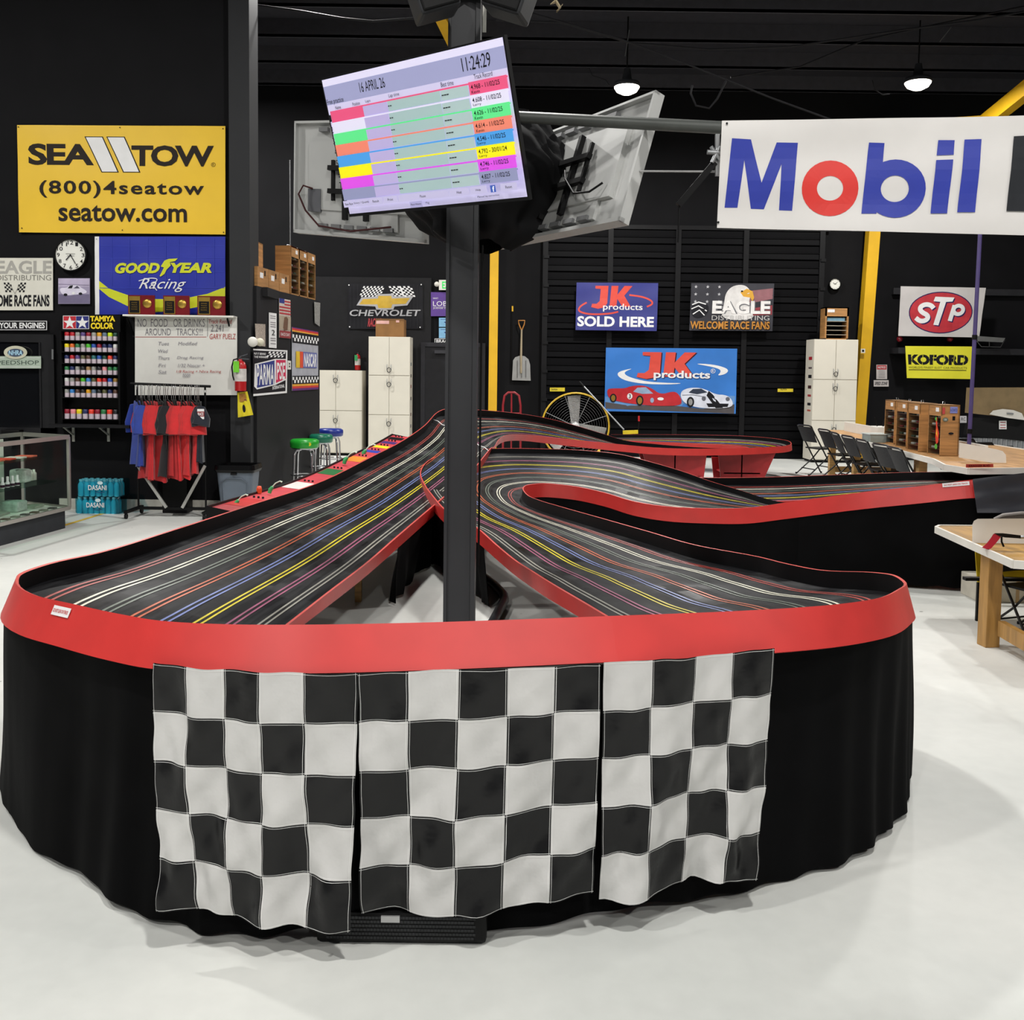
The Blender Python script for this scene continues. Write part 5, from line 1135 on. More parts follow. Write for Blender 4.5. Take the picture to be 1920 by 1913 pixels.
# ---------------------------------------------------------------- back wall, left part
cf, pr = sheet('wall_flag', 'black flag with gold cross-shaped car emblem and checkered flags on the back wall', 'flag', mat('1c1c20', .5, 0, .1, 6, .1), (653, 532, 793, 617), D=BW - .05, amp=.012, dice=14, ph=1)
for x in range(657, 790, 7): pr.line([(x, 534), (x + .5, 615)], .7, mat('2c2c30'))
sv = mat('a9a9ac', .4); gw = mat('c9a53a', .4)
for x0_, sk in ((676, .35), (696, .35), (729, -.3), (748, -.3)):
    pr.checks(x0_ + (0 if sk < 0 else 6), 537, x0_ + (24 if sk < 0 else 26), 557, 6, 6, INKW, -sk * 1.2)
pr.poly([(669, 573), (678, 558), (706, 556), (707, 552), (737, 551), (738, 556), (776, 555), (764, 573), (740, 575), (738, 581), (706, 581), (704, 575)], sv)
pr.poly([(674, 571), (681, 561), (709, 560), (710, 555), (734, 555), (735, 560), (769, 559), (761, 570), (736, 571), (734, 578), (710, 578), (708, 571)], gw)
pr.text('CHEVROLET', 656, 581, 789, 593, sv, .02, .15).text('RACING', 690, 597, 716, 613, mat('a83038'), .03, .3); eyelets(pr, [(655, 535), (790, 534), (788, 614), (656, 613)], INKW, 1.3); pr.done(cf)
t = thing('exit_sign', 'green lit exit sign half hidden by the column', 'exit sign', P(830, 544, BW - .1)); MB().slab(lambda u, v, s: P(823 + 34 * u, 525 + 19 * v, BW - .12 + .08 * s), 1, 1, 0, False).build('sign_box', WHITE, t)
pr = Print(lambda x, y, z: P(x, y, BW - .123 - z)); pr.text('EXIT', 829, 528, 853, 541, mat('1fae4a', .5, emit=1.0), .02); pr.done(t); MB().lathe([(.001, .04), (.04, .03), (.05, 0)], P(819, 533, BW - .1), 14, 0, Matrix.Rotation(math.pi / 2, 4, 'X')).build('lamp_head', WHITE, t)
o, pr = sheet('election_sign', 'purple yard sign with white lettering beside the column', 'sign', mat('5a3a8c', .5), (808, 548, 868, 593), D=BW - .05, th=.01)
pr.text('NANCY', 812, 558, 822, 561, INKW).text('LOBERG', 812, 565, 864, 574, INKW).text('JUDGE DISTRICT', 812, 577, 860, 580, INKW).line([(812, 576), (862, 576)], .5, INKW); pr.done(o)
for k, (y0_, y1_, lab) in enumerate(((596, 613, 'upper light blue handbill under the purple sign'), (615, 634, 'lower light blue handbill under the purple sign'))):
    o, pr = sheet('blue_handbill', lab, 'notice', mat('7fb4d8', .5), (823, y0_, 860, y1_), D=BW - .05); pr.line([(826, y0_ + 3), (850, y0_ + 3)], 1, nb).poly([(832, y0_ + 8), (842, y0_ + 6), (846, y0_ + 10), (838, y0_ + 12)], nb); pr.done(o)
o, pr = sheet('name_plate', 'white plate with black capitals over the black door', 'sign', INKW, (815, 635, 862, 645), D=BW - .06); pr.rect(816, 636, 861, 644, INKK).text('BRAGG ST', 818, 637, 859, 643, INKW, .02); pr.done(o)

# cabinets
def cabinet(name, lab, x0p, x1p, ytop, D, splits, side=None, dep=.5, keyed=True):
    a = P(x0p, ytop, D); b = P(x1p, ytop, D); zt = a.z; x0, x1 = a.x, b.x; zs_ = [P((x0p + x1p) / 2, y, D).z for y in splits]
    t = thing('storage_cabinet', lab, 'cabinet', ((x0 + x1) / 2, D + dep / 2, 0)); lv = [.06] + zs_ + [zt]
    MB().box(x0, x1, D + .02, D + dep, .05, zt).build('carcass', CREAM, t); MB().box(x0 + .03, x1 - .03, D + .05, D + dep, 0, .05).build('plinth', BLK, t)
    lv = sorted(lv)
    for z0, z1 in zip(lv[:-1], lv[1:]):
        xm = x0 + (x1 - x0) * .5 if side != 'left_small' else x0 + (x1 - x0) * .38
        for xa_, xb_ in ((x0, xm), (xm, x1)):
            dr_ = MB().rbox(xa_ + .004, xb_ - .004, D, D + .02, z0 + .004, z1 - .006, .003).build('cabinet_door', CREAM, t)
            xh = xb_ - .04 if xb_ == xm else xa_ + .04
            zh = z1 - .12 if z1 != lv[-1] else z0 + .15
            if side == 'left_small': zh = z1 - .14
            MB().tube([(xh, D, zh + .05), (xh, D - .03, zh + .04), (xh, D - .03, zh - .04), (xh, D, zh - .05)], .005, 6).build('handle', STEEL, dr_)
        MB().tube([(xm + .035 * math.cos(q * .63), D - .035, zh - .05 + .045 * math.sin(q * .63)) for q in range(11)], .006, 6).build('cable_lock', mat('2a2a2c', .4), t)
    return t, x0, x1, zt
t, x0, x1, zt = cabinet('c', 'short cream storage cabinet on the left', 599, 679, 694, 18.6, (770,), 'left_small')
t, x0, x1, zt = cabinet('c', 'tall cream storage cabinet on the left, cardboard box on top', 691, 769, 631, 18.5, (704, 778))
for k, y in enumerate((683, 705, 725, 748, 778, 800)):
    MB().box(x1, x1 + .003, 18.65, 18.75, P(770, y + 3, 18.5).z, P(770, y - 3, 18.5).z).build('side_sticker', mat(['1f4a5a', '2a2a30', '7a2a30', '2a2a30', '5a3a30', '3a3a50'][k]), t)
b_ = P(705, 629, 18.6); b2 = P(758, 597, 18.6); t = thing('cardboard_box', 'brown cardboard box on top of the tall left cabinet', 'box', (b_.x + .27, 18.75, zt))
MB().box(b_.x, b2.x, 18.55, 18.95, zt, zt + .33).build('carton', mat('8a6236', .8, 0, .2, 4), t)
MB().box(b_.x, b2.x, 18.545, 18.55, zt + .31, zt + .335).build('flap', mat('7a5630', .8), t)
MB().box(b_.x + .01, b_.x + .25, 18.546, 18.549, zt + .24, zt + .3).box(b_.x + .38, b_.x + .44, 18.546, 18.549, zt + .27, zt + .31).build('paper_tag', mat('d8a8a0', .6), t)
t, x0, x1, zt = cabinet('c', 'tall cream storage cabinet right of the loading door, wooden rack on top', 1527, 1610, 636, 18.45, (712, 789))
for k, (y, hx, h) in enumerate(((672, 'a8202c', .06), (690, '5a4a50', .03), (706, '202024', .06), (726, '402428', .06), (742, 'a83038', .04), (758, '202024', .05), (770, 'b85040', .03))):
    z = P(1520, y, 18.6).z; MB().box(x0 - .003, x0, 18.55, 18.75, z - h / 2, z + h / 2).build('side_sticker', mat(hx), t)
# wooden rack on cabinet
a = P(1546, 636, 18.5); b = P(1592, 576, 18.5); t = thing('wooden_rack', 'open wooden rack with shelves on top of the right cabinet', 'rack', ((a.x + b.x) / 2, 18.65, zt)); hh = b.z - a.z
MB().box(a.x, a.x + .03, 18.5, 18.8, zt, zt + hh).box(b.x - .03, b.x, 18.5, 18.8, zt, zt + hh).box(a.x, b.x, 18.5, 18.8, zt + hh - .02, zt + hh).box(a.x, b.x, 18.5, 18.515, zt + hh * .72, zt + hh).box(a.x, b.x, 18.5, 18.8, zt, zt + .02).box(a.x, b.x, 18.79, 18.8, zt, zt + hh, 1).build('case_body', [OAK, BLK], t)
for k in range(4): MB().box(a.x + .03, b.x - .03, 18.52, 18.79, zt + hh * (.14 + .14 * k), zt + hh * (.14 + .14 * k) + .01).build('shelf', mat('a8a090'), t)
MB().box(a.x + .05, b.x - .06, 18.53, 18.7, zt + hh * .57, zt + hh * .68).build('folded_cloth', mat('6a93a8'), t); MB().box(a.x + .04, a.x + .17, 18.495, 18.5, zt + hh * .84, zt + hh * .93).build('paper_tag', INKW, t)

# ---------------------------------------------------------------- bar stools
def stool(px, ytop, D, r, lab, hx, rim='c8c8cc'):
    c = P(px, ytop, D); zt = c.z; c = V((c.x, D, 0)); t = thing('bar_stool', lab, 'stool', c, 'bar stools beside the track')
    MB().lathe([(r * .9, zt - .11), (r, zt - .1), (r * 1.02, zt - .05), (r, zt - .02), (r * .85, zt - .002), (.001, zt)], c, 28).build('seat', mat(hx, .3, 0, .06, 6), t)
    MB().lathe([(r * .5, zt - .13), (r * .9, zt - .12), (r * .92, zt - .11)], c, 24).build('seat_ring', CHROME, t)
    for k in range(4):
        a = math.pi / 4 + k * math.pi / 2; d = V((math.cos(a), math.sin(a), 0))
        MB().tube([c + d * r * .3 + V((0, 0, zt - .13)), c + d * r * .72 + V((0, 0, zt - .14)), c + d * r * .86 + V((0, 0, zt - .2)), c + d * r * 1.0 + V((0, 0, .02))], .013, 8).build('leg', CHROME, t)
        MB().lathe([(.018, 0), (.018, .03), (.001, .032)], c + d * r * 1.0, 10).build('foot_cap', BLK, t)
    for z, rr_ in ((.2, .98), (.33, .94)): MB().tube([c + V((r * rr_ * math.cos(q * .2618), r * rr_ * math.sin(q * .2618), z)) for q in range(25)], .009, 6).build('foot_ring', CHROME, t)
    return t, c, zt
t, c, zt = stool(571, 823, 12.0, .172, 'bright green bar stool, nearest of the three', '1f9a2c'); MB().lathe([(.022, 0), (.022, .003)], c + V((.09, -.148, zt - .055)), 12, 0, Matrix.Rotation(math.pi / 2, 4, 'X')).build('badge', mat('e0d020'), t)
stool(602, 814, 13.0, .152, 'teal green bar stool between the other two', '146a52')
stool(620, 803.5, 14.3, .178, 'blue bar stool, farthest of the three', '1c2f86')

# ---------------------------------------------------------------- driver station panel beside the climb
t = thing('driver_panel', 'long red driver station panel with coloured lane squares beside the track', 'control panel', P(600, 950, 8))
ka, kb = near_k(452, 953, OT, 22 * SUB, 24 * SUB), near_k(768, 817, OT, 19 * SUB, 22 * SUB)
def pan2(f, o_, z):
    kf = ka + (kb - ka) * f; k = int(kf); g = kf - k
    p = OT[k].lerp(OT[min(k + 1, NS)], g); out = (OT[ka] - OT[kb]); out = V((out.y, -out.x, 0)).normalized()
    out = out if out.x < 0 else -out
    return p + out * (.03 + o_ * .8) + V((0, 0, z - .012))
mb = MB(); NF = 20
for i in range(NF):
    f0, f1 = i / NF, (i + 1) / NF
    mb.add([pan2(f0, 0, 0), pan2(f1, 0, 0), pan2(f1, .2, .015), pan2(f0, .2, .015)], [(0, 1, 2, 3)], 0)
    mb.add([pan2(f0, 0, 0), pan2(f1, 0, 0), pan2(f1, 0, -.12), pan2(f0, 0, -.12)], [(3, 2, 1, 0)], 1)
    mb.add([pan2(f0, .2, .03), pan2(f1, .2, .03), pan2(f1, .2, -.12), pan2(f0, .2, -.12)], [(0, 1, 2, 3)], 1)
    mb.add([pan2(f0, .2, .03), pan2(f1, .2, .03), pan2(f1, .215, .03), pan2(f0, .215, .03)], [(0, 1, 2, 3)], 1)
    mb.add([pan2(f0, .215, .03), pan2(f1, .215, .03), pan2(f1, .215, -.12), pan2(f0, .215, -.12)], [(0, 1, 2, 3)], 1)
mb.add([pan2(0, 0, 0), pan2(0, .215, .03), pan2(0, .215, -.12), pan2(0, 0, -.12)], [(0, 1, 2, 3)], 1).add([pan2(1, 0, 0), pan2(1, .215, .03), pan2(1, .215, -.12), pan2(1, 0, -.12)], [(3, 2, 1, 0)], 1)
mb.build('panel_board', [mat('c8404a', .35), BLK], t)
for f, nm, hx in ((.09, 'red', 'c01014'), (.28, 'white', 'e0dcd6'), (.43, 'green', '1f6a34'), (.57, 'orange', 'e08a28'), (.70, 'blue', '2c3aa0'), (.80, 'yellow', 'e8d414'), (.885, 'purple', '4a2a70'), (.955, 'black', '141416')):
    w_ = .035 - .018 * f
    MB().add([pan2(f - w_, .01, .002), pan2(f + w_, .01, .002), pan2(f + w_, .19, .016), pan2(f - w_, .19, .016)], [(0, 1, 2, 3)]).build('lane_square', mat(hx, .35), t, label=nm + ' lane square')
    mb = MB()
    for q in (.06, .1, .14): mb.lathe([(.008, 0), (.008, .012), (.001, .013)], pan2(f + w_ + .012, q, q * .07 + .002), 8)
    mb.build('connector_posts', BLK, t)
for f in (.15, .5, .85):
    p = pan2(f, .1, -.1); MB().box(p.x - .03, p.x + .03, p.y - .03, p.y + .03, 0, p.z).build('leg', BLK, t)
for k, (px, py, D) in enumerate(((441, 940, 6.35), (505, 915, 6.9), (645, 860, 8.6), (680, 846, 9.2))):
    base = P(px, py, D); t = thing('hand_controller', 'green and white slot car hand controller clipped to the red panel, ' + ordn[k] + ' nearest', 'controller', base, 'hand controllers on the driver panel')
    s_ = D / 1850 * 1.0
    MB().tube([base + V((0, 0, -10 * s_)), base + V((2 * s_, 0, -3 * s_)), base + V((6 * s_, 0, 2 * s_))], [3.5 * s_, 4 * s_, 3 * s_], 8).build('grip', mat('3fae68', .4), t)
    MB().tube([base + V((4 * s_, 0, 0)), base + V((12 * s_, 0, 9 * s_)), base + V((20 * s_, 0, 13 * s_)), base + V((24 * s_, 0, 11 * s_))], [1.3 * s_, 1.3 * s_, 1.2 * s_, 2 * s_], 6).build('trigger_arm', mat('c8dcc8', .4), t)
tag(MB().lathe([(.018, 0), (.02, .03), (.014, .05), (.001, .052)], P(486, 925, 6.9), 12).build('orange_cone', mat('d84a20', .4)), 'small orange cap standing on the driver panel', 'cap')
# crest lap-counting wire
mb = MB(); k = int(18.2 * SUB)
mb.tube([sp(k, q / 12, .02 + .012 * (q % 2)) for q in range(0, 13)], .005, 6)
tag(mb.build('timing_strip', INKW), 'wavy white strip across the lanes near the crest', 'strip')

# ---------------------------------------------------------------- banners at the loading door
NV = mat('30357e', .5, 0, .08, 3); JR = mat('d4483a', .5, 0, .05)
DD = BW - .24
def jk(pr, x0, y0, sx, sy, m, sh=None):
    for off, mm_ in (((.02, .02), sh), ((0, 0), m)):
        if mm_ is None: continue
        q = lambda pts: [(x0 + (a + off[0]) * sx, y0 + (b + off[1]) * sy) for a, b in pts]
        pr.poly(q([(.08, 0), (.42, 0), (.40, .75), (.33, .93), (.16, 1), (-.02, .93), (0, .78), (.12, .78), (.2, .66), (.22, .14), (.08, .12)]), mm_)
        pr.poly(q([(.5, 0), (.68, 0), (.66, .38), (.84, 0), (1.05, 0), (.84, .42), (1.02, .9), (.8, .9), (.66, .56), (.64, .9), (.46, .9)]), mm_)
o, pr = sheet('wall_banner', 'navy banner with orange-red letters, upper left on the loading door', 'banner', NV, (1080, 530, 1234, 621), cor=[P(1081, 530, DD), P(1234, 531, DD), P(1231, 621, DD), P(1079, 619, DD)], amp=.014, dice=16, ph=3)
pr.line([(1100, 568), (1088, 575), (1084, 583), (1092, 588), (1112, 591), (1145, 589), (1160, 585)], 3.2, JR).line([(1180, 553), (1205, 556), (1222, 563), (1225, 570), (1214, 575)], 3.2, JR)
jk(pr, 1110, 536, 72, 44, JR); pr.text('products', 1131, 570, 1206, 585, INKW, .01).text('SOLD HERE', 1083, 594, 1228, 614, INKW, .035); pr.done(o)
o, pr = sheet('wall_banner', 'dark banner with an eagle head, stars and race greeting, upper right on the loading door', 'banner', mat('3a3a40', .5, 0, .2, 3), (1295, 531, 1451, 621), cor=[P(1296, 531, DD), P(1451, 532, DD), P(1448, 621, DD), P(1292, 620, DD)], amp=.012, dice=16, ph=5)
pr.poly([(1405, 545), (1449, 540), (1449, 560), (1400, 570)], mat('8a5a60')).poly([(1400, 580), (1449, 572), (1449, 590), (1405, 592)], mat('8e3038'))
for k in range(9): pr.poly(star(1304 + (k % 3) * 22, 538 + (k // 3) * 14, 3.4), mat('b8b8bc'))
pr.spoly([(1352, 600), (1358, 570), (1360, 550), (1372, 536), (1392, 533), (1404, 540), (1408, 552), (1404, 566), (1412, 585), (1414, 600)], mat('d4d2d0')).poly([(1388, 548), (1400, 541), (1411, 546), (1414, 558), (1411, 566), (1407, 558), (1394, 556)], mat('cf9a2c')).ell(1391, 546, 2.2, 1.6, INKK, 10)
pr.spoly([(1298, 590), (1296, 578), (1304, 568), (1318, 566), (1330, 574), (1328, 588), (1318, 596), (1304, 597)], mat('1c1c22')).line([(1298, 572), (1310, 567), (1324, 571)], 2, INKW).line([(1297, 580), (1310, 574), (1326, 584)], 2, INKW).line([(1300, 590), (1312, 582), (1322, 592)], 2, INKW)
pr.text('EAGLE', 1337, 565, 1446, 589, mat('6e6e72'), .07).text('EAGLE', 1336, 564, 1445, 589, mat('e2e0de'), .04).text('DISTRIBUTING', 1336, 592, 1444, 601, mat('b8b6b4'), 0).text('WELCOME RACE FANS', 1296, 603, 1446, 619, mat('1c1408'), .05).text('WELCOME RACE FANS', 1296, 603, 1445, 618, mat('b87c2c'), .03); pr.done(o)
o, pr = sheet('wall_banner', 'bright blue banner with red letters above two printed sports cars, centre of the loading door', 'banner', mat('2f74c4', .5, 0, .12, 1.5), (1135, 652, 1382, 776), cor=[P(1136, 652, DD), P(1382, 654, DD), P(1379, 776, DD), P(1133, 771, DD)], amp=.014, dice=18, ph=.5)
pr.poly([(1138, 770), (1136, 748), (1200, 740), (1380, 742), (1378, 775)], mat('5f8ec4')).poly([(1137, 771), (1136, 758), (1180, 764), (1260, 762), (1320, 768), (1379, 758), (1379, 776)], mat('4a4648'))
pr.spoly([(1188, 691), (1160, 698), (1157, 706), (1172, 716), (1210, 722), (1258, 722), (1284, 719), (1250, 719), (1212, 717), (1180, 709), (1170, 702), (1174, 697)], INKW).spoly([(1300, 681), (1335, 682), (1360, 688), (1367, 694), (1360, 701), (1345, 704), (1352, 697), (1350, 691), (1330, 686)], INKW)
jk(pr, 1196, 660, 104, 52, JR, mat('3a1420'))
pr.text('products', 1227, 696, 1333, 715, mat('1c2c5c'), .04, 0).text('products', 1226, 695, 1332, 714, INKW, .025, 0).ring(1337, 695, 4.5, 4.5, 3.7, 3.7, INKW, 14).text('R', 1335, 692.5, 1339, 697.5, INKW)
RC = mat('b8242c', .4); pr.spoly([(1138, 733), (1150, 731), (1172, 731), (1184, 726), (1204, 724), (1222, 729), (1240, 742), (1262, 735), (1272, 738), (1280, 752), (1278, 762), (1240, 764), (1200, 762), (1168, 758), (1142, 752)], RC)
pr.poly([(1188, 737), (1196, 729), (1212, 728), (1226, 740), (1205, 741)], mat('8ea4c0')).ell(1151, 750, 6.5, 8.5, INKK, 16).ell(1151, 750, 4, 6, GOLD, 12).ell(1201, 754, 7, 10, INKK, 16).ell(1201, 754, 4.4, 7, GOLD, 12).ell(1182, 746, 5, 6, INKW, 14).text('3', 1180, 742, 1184, 750, INKK, .02).ell(1240, 750, 6, 3, INKW, 14).ell(1224, 753, 3.5, 5, mat('8ea4c0'), 12)
WC = mat('d4d8e4', .4); pr.spoly([(1276, 736), (1290, 728), (1310, 727), (1326, 731), (1344, 740), (1362, 740), (1374, 748), (1377, 762), (1356, 766), (1330, 767), (1300, 764), (1280, 754)], WC)
pr.poly([(1292, 737), (1300, 730), (1316, 729), (1328, 736), (1308, 740)], mat('303848')).poly([(1330, 733), (1338, 740), (1358, 765), (1344, 766), (1326, 742)], INKK).ell(1296, 755, 7, 10, INKK, 16).ell(1296, 755, 4, 6.5, mat('8a8a8a'), 12).ell(1321, 748, 4, 4.5, mat('5a5c66'), 12).ell(1366, 748, 4, 4, mat('5a5c66'), 12).poly([(1326, 757), (1368, 757), (1366, 763), (1330, 764)], INKK).line([(1280, 742), (1300, 741), (1325, 745)], .8, mat('5a5c66')); pr.done(o)

# snow shovel, hand truck, fan, squeegee
SD = BW - .035
t = thing('snow_shovel', 'aluminium scoop shovel with wooden handle hanging on the wall', 'shovel', P(978, 715, SD))
q = [(962, 676), (966, 670), (975, 667), (984, 668), (991, 674), (994, 684), (995, 714), (960, 713)]
MB().prism(q, lambda x, y, d: P(x, y, SD - .03 + d), .015).build('blade', mat('a9aaa8', .4, .6, .1), t)
MB().tube([P(977, 700, SD - .05), P(977, 668, SD - .05), P(978, 618, SD - .05)], [.02, .022, .017], 8).build('shaft', mat('a89a80', .6), t)
MB().tube([P(977, 618, SD - .05), P(973, 608, SD - .05), P(972, 601, SD - .05), P(984, 601, SD - .05), P(983, 608, SD - .05), P(979, 618, SD - .05)], .012, 6).build('grip', mat('b87a34', .5), t)
for k in (970, 978, 986): MB().tube([P(k, 676, SD - .045), P(k, 708, SD - .045)], .008, 6).build('blade_rib', STEEL, t)
tag(MB().tube([P(960, 585, SD), P(959, 650, SD), P(958, 715, SD)], .012, 6).build('black_pole', BLK), 'thin black pole on the wall left of the shovel', 'pole')
tag(MB().beam(P(961, 574, SD), P(961, 584, SD), .03, .02, up=(0, 1, 0)).build('yellow_hook', YEL), 'yellow hook on the wall above the shovel', 'hook')
t = thing('hand_truck', 'red hand truck frame standing by the yellow column', 'hand truck', (P(959, 800, 17.6).x, 17.6, 0))
MB().tube([P(943, 900, 17.6), P(943, 760, 17.6), P(946, 742, 17.6), P(953, 736, 17.6), P(965, 736, 17.6), P(973, 742, 17.6), P(976, 760, 17.6), P(976, 900, 17.6)], .02, 8).tube([P(959, 738, 17.6), P(959, 775, 17.6), P(958, 890, 17.6)], .015, 8).tube([P(943, 775, 17.6), P(976, 775, 17.6)], .012, 8).build('frame', mat('8c1a24', .4), t)
for x in (943, 976): MB().lathe([(.1, -.02), (.12, 0), (.1, .02)], P(x, 893, 17.6) + V((0, .1, 0)) if 0 else V((P(x, 800, 17.6).x, 17.7, .12)), 16, 0, Matrix.Rotation(math.pi / 2, 4, 'Y')).build('wheel', BLK, t)
MB().box(P(943, 800, 17.6).x, P(976, 800, 17.6).x, 17.35, 17.6, .01, .02).build('toe_plate', mat('8c1a24', .4), t)
# drum fan
FD = 17.3; c = P(1079, 800, FD); R = 63 * FD / FL; t = thing('drum_fan', 'large round shop fan with yellow rim and wire guard', 'fan', (c.x, FD + .2, 0))
MX = Matrix.Rotation(math.pi / 2, 4, 'X'); MB().lathe([(R, -.4), (R, 0), (R * .985, .0), (R * .985, -.4)], c, 48, 0, MX).build('drum', mat('2c2c30', .5), t)
MB().tube([c + V((R * math.cos(q * math.pi / 24), -.005, R * math.sin(q * math.pi / 24))) for q in range(49)], .016, 8).build('rim', mat('c8a428', .4), t)
mb = MB()
for r in range(1, 14): mb.tube([c + V((R * r / 14 * math.cos(q * math.pi / 18), .0, R * r / 14 * math.sin(q * math.pi / 18))) for q in range(37)], .0016, 4)
g = mb.build('wire_guard', STEEL, t); g['kind'] = 'stuff'
for q in range(8):
    a = q * math.pi / 4 + .35; MB().tube([c, c + V((R * math.cos(a), -.01, R * math.sin(a)))], .006, 6).build('guard_spoke', STEEL, t)
for a in (math.pi / 2 + .05, -.25, math.pi + .75):
    d = V((math.cos(a), 0, math.sin(a))); s = V((-d.z, 0, d.x)); MB().add([c + d * R * .12 + s * .07 + V((0, .1, 0)), c + d * R * .92 + s * .12 + V((0, .06, 0)), c + d * R * .92 - s * .12 + V((0, .16, 0)), c + d * R * .12 - s * .07 + V((0, .14, 0))], [(0, 1, 2, 3), (3, 2, 1, 0)]).build('fan_blade', mat('b4b4b2', .4), t)
MB().lathe([(.001, .03), (.07, .02), (.09, -.05), (.09, -.3)], c, 20, 0, MX).build('motor_hub', mat('b8b8b8', .4), t)
MB().tube([c + V((-R * .7, -.1, -R * .7)), V((c.x - R * .7, FD + .1, .05)), V((c.x + R * .7, FD + .1, .05)), c + V((R * .7, -.1, -R * .7))], .02, 8).build('stand', YEL, t)
t = thing('floor_squeegee', 'yellow floor squeegee with long grey handle leaning beside the fan', 'squeegee', P(1180, 812, 16.6))
MB().tube([P(1088, 717, 17.2), P(1170, 806, 16.7)], .014, 8).build('handle', STEEL, t); MB().tube([P(1087, 716, 17.2), P(1095, 725, 17.15)], .018, 8).build('hand_grip', BLK, t); MB().beam(P(1168, 811, 16.6), P(1196, 810, 16.6), .06, .06).build('head', mat('d8c020', .5), t)
t = thing('screwdriver', 'red handled tool standing beside the squeegee', 'tool', P(1198, 800, 16.6)); MB().cyl(P(1198, 780, 16.6), P(1198, 790, 16.6), .016, 8).build('handle', RED, t); MB().cyl(P(1198, 790, 16.6), P(1197, 812, 16.6), .008, 6).build('shaft', BLK, t)

# ---------------------------------------------------------------- back wall, right part
RD = 18.78
sf, pr = sheet('wall_flag', 'white flag with red oval and three white letters on the right', 'flag', mat('c4c0be', .55, 0, .05, 3), (1687, 537, 1848, 634), cor=[P(1688, 537, RD), P(1848, 540, RD), P(1835, 633, RD), P(1684, 630, RD)], amp=.012, dice=14, ph=1.7)
nk = mat('2a2050'); rd = mat('b8303a', .5)
pr.ell(1767, 587, 62, 41, nk, 40).ell(1767, 587, 60, 39, rd, 40)
for off, m_ in ((2.2, nk), (0, INKW)):
    s5 = [(1752, 579), (1747, 573), (1737, 571), (1728, 575), (1726, 582), (1732, 588), (1741, 592), (1743, 599), (1736, 604), (1727, 604), (1719, 598)]
    pr.line([(x + off, y + off) for x, y in s5], 9, m_)
    pr.poly([(x + off, y + off) for x, y in [(1754, 556), (1790, 557), (1787, 565), (1775, 566), (1764, 612), (1754, 611), (1764, 566), (1751, 565)]], m_)
    pr.line([(1792 + off, 572 + off), (1786 + off, 603 + off)], 8.5, m_); pr.ring(1800 + off, 581 + off, 13, 12, 5.5, 4.5, m_, 24)
pr.done(sf)
kf, pr = sheet('wall_banner', 'bright yellow banner with black stencil lettering under the oval flag', 'banner', mat('e0da34', .5, 0, .04, 3), (1697, 649, 1823, 711), cor=[P(1697, 649, RD), P(1822, 650, RD), P(1819, 711, RD), P(1700, 709, RD)], amp=.006, dice=16)
pr.text('KOFORD', 1701, 665, 1817, 685, INKK, .06)
for x in (1708, 1729, 1750, 1770, 1789, 1808): pr.line([(x + 1, 664), (x - 1, 686)], 1.0, mat('cfc92e', .5, 0, .04, 3))
pr.text("WORLD'S FINEST SLOT CAR PRODUCTS", 1701, 688, 1815, 692, mat('6a681c')).line([(1701, 694.5), (1814, 694.5)], 1, INKK); pr.done(kf)
o, pr = sheet('danger_sign', 'white notice with red heading on the wall right of the yellow column', 'sign', mat('c8c2c0'), (1643, 684, 1663, 711), D=BW - .05); pr.rect(1644, 685, 1662, 693, mat('b02c34')).text('NOTICE', 1646, 687, 1660, 691, INKW, .02)
for y in (696, 699, 702, 705, 708): pr.line([(1647, y), (1659, y)], .8, mk)
pr.done(o)
o, pr = sheet('exit_notice', 'small white plate with black script below the red-headed notice', 'sign', mat('c8c2c0'), (1638, 713, 1666, 725), D=BW - .05); pr.text('SPEED ZONE', 1640, 716, 1664, 722, INKK, .03, .3); pr.done(o)
for px, lab in ((1687, 'red marker lamp under the left end of the oval flag'), (1781, 'red marker lamp under the middle of the oval flag')):
    c = P(px, 636, 18.9); tag(MB().lathe([(.001, .06), (.04, .045), (.055, 0), (.05, -.03), (.001, -.05)], c, 16, 0, MX).build('marker_lamp', mat('7a1420', .3)), lab, 'lamp')
tag(MB().box(P(1679, 650, 19).x, P(2000, 650, 19).x, 18.85, BW, P(1700, 663, 18.9).z, P(1700, 652, 18.9).z).box(P(1679, 650, 19).x, P(2000, 650, 19).x, 19.2, BW, P(1900, 552, 18.9).z, P(1900, 540, 18.9).z).build('wall_girt', mat('29292c', .6)), 'black steel wall beams behind the purple pole', 'beam')
t = thing('foil_tray', 'crumpled foil tray on a wire bracket right of the purple pole', 'tray', P(1856, 648, 18.6)); MB().prism([(1831, 630), (1885, 634), (1880, 642), (1833, 640)], lambda x, y, d: P(x, y, 18.6 + d), .35).build('tray', mat('8f908e', .3, .6), t)
MB().tube([P(1832, 640, 18.7), P(1840, 650, 18.7), P(1876, 651, 18.7), P(1884, 637, 18.7)], .01, 6).tube([P(1855, 640, 18.7), P(1855, 651, 18.7)], .01, 6).build('wire_bracket', mat('4a4a4c', .5), t)

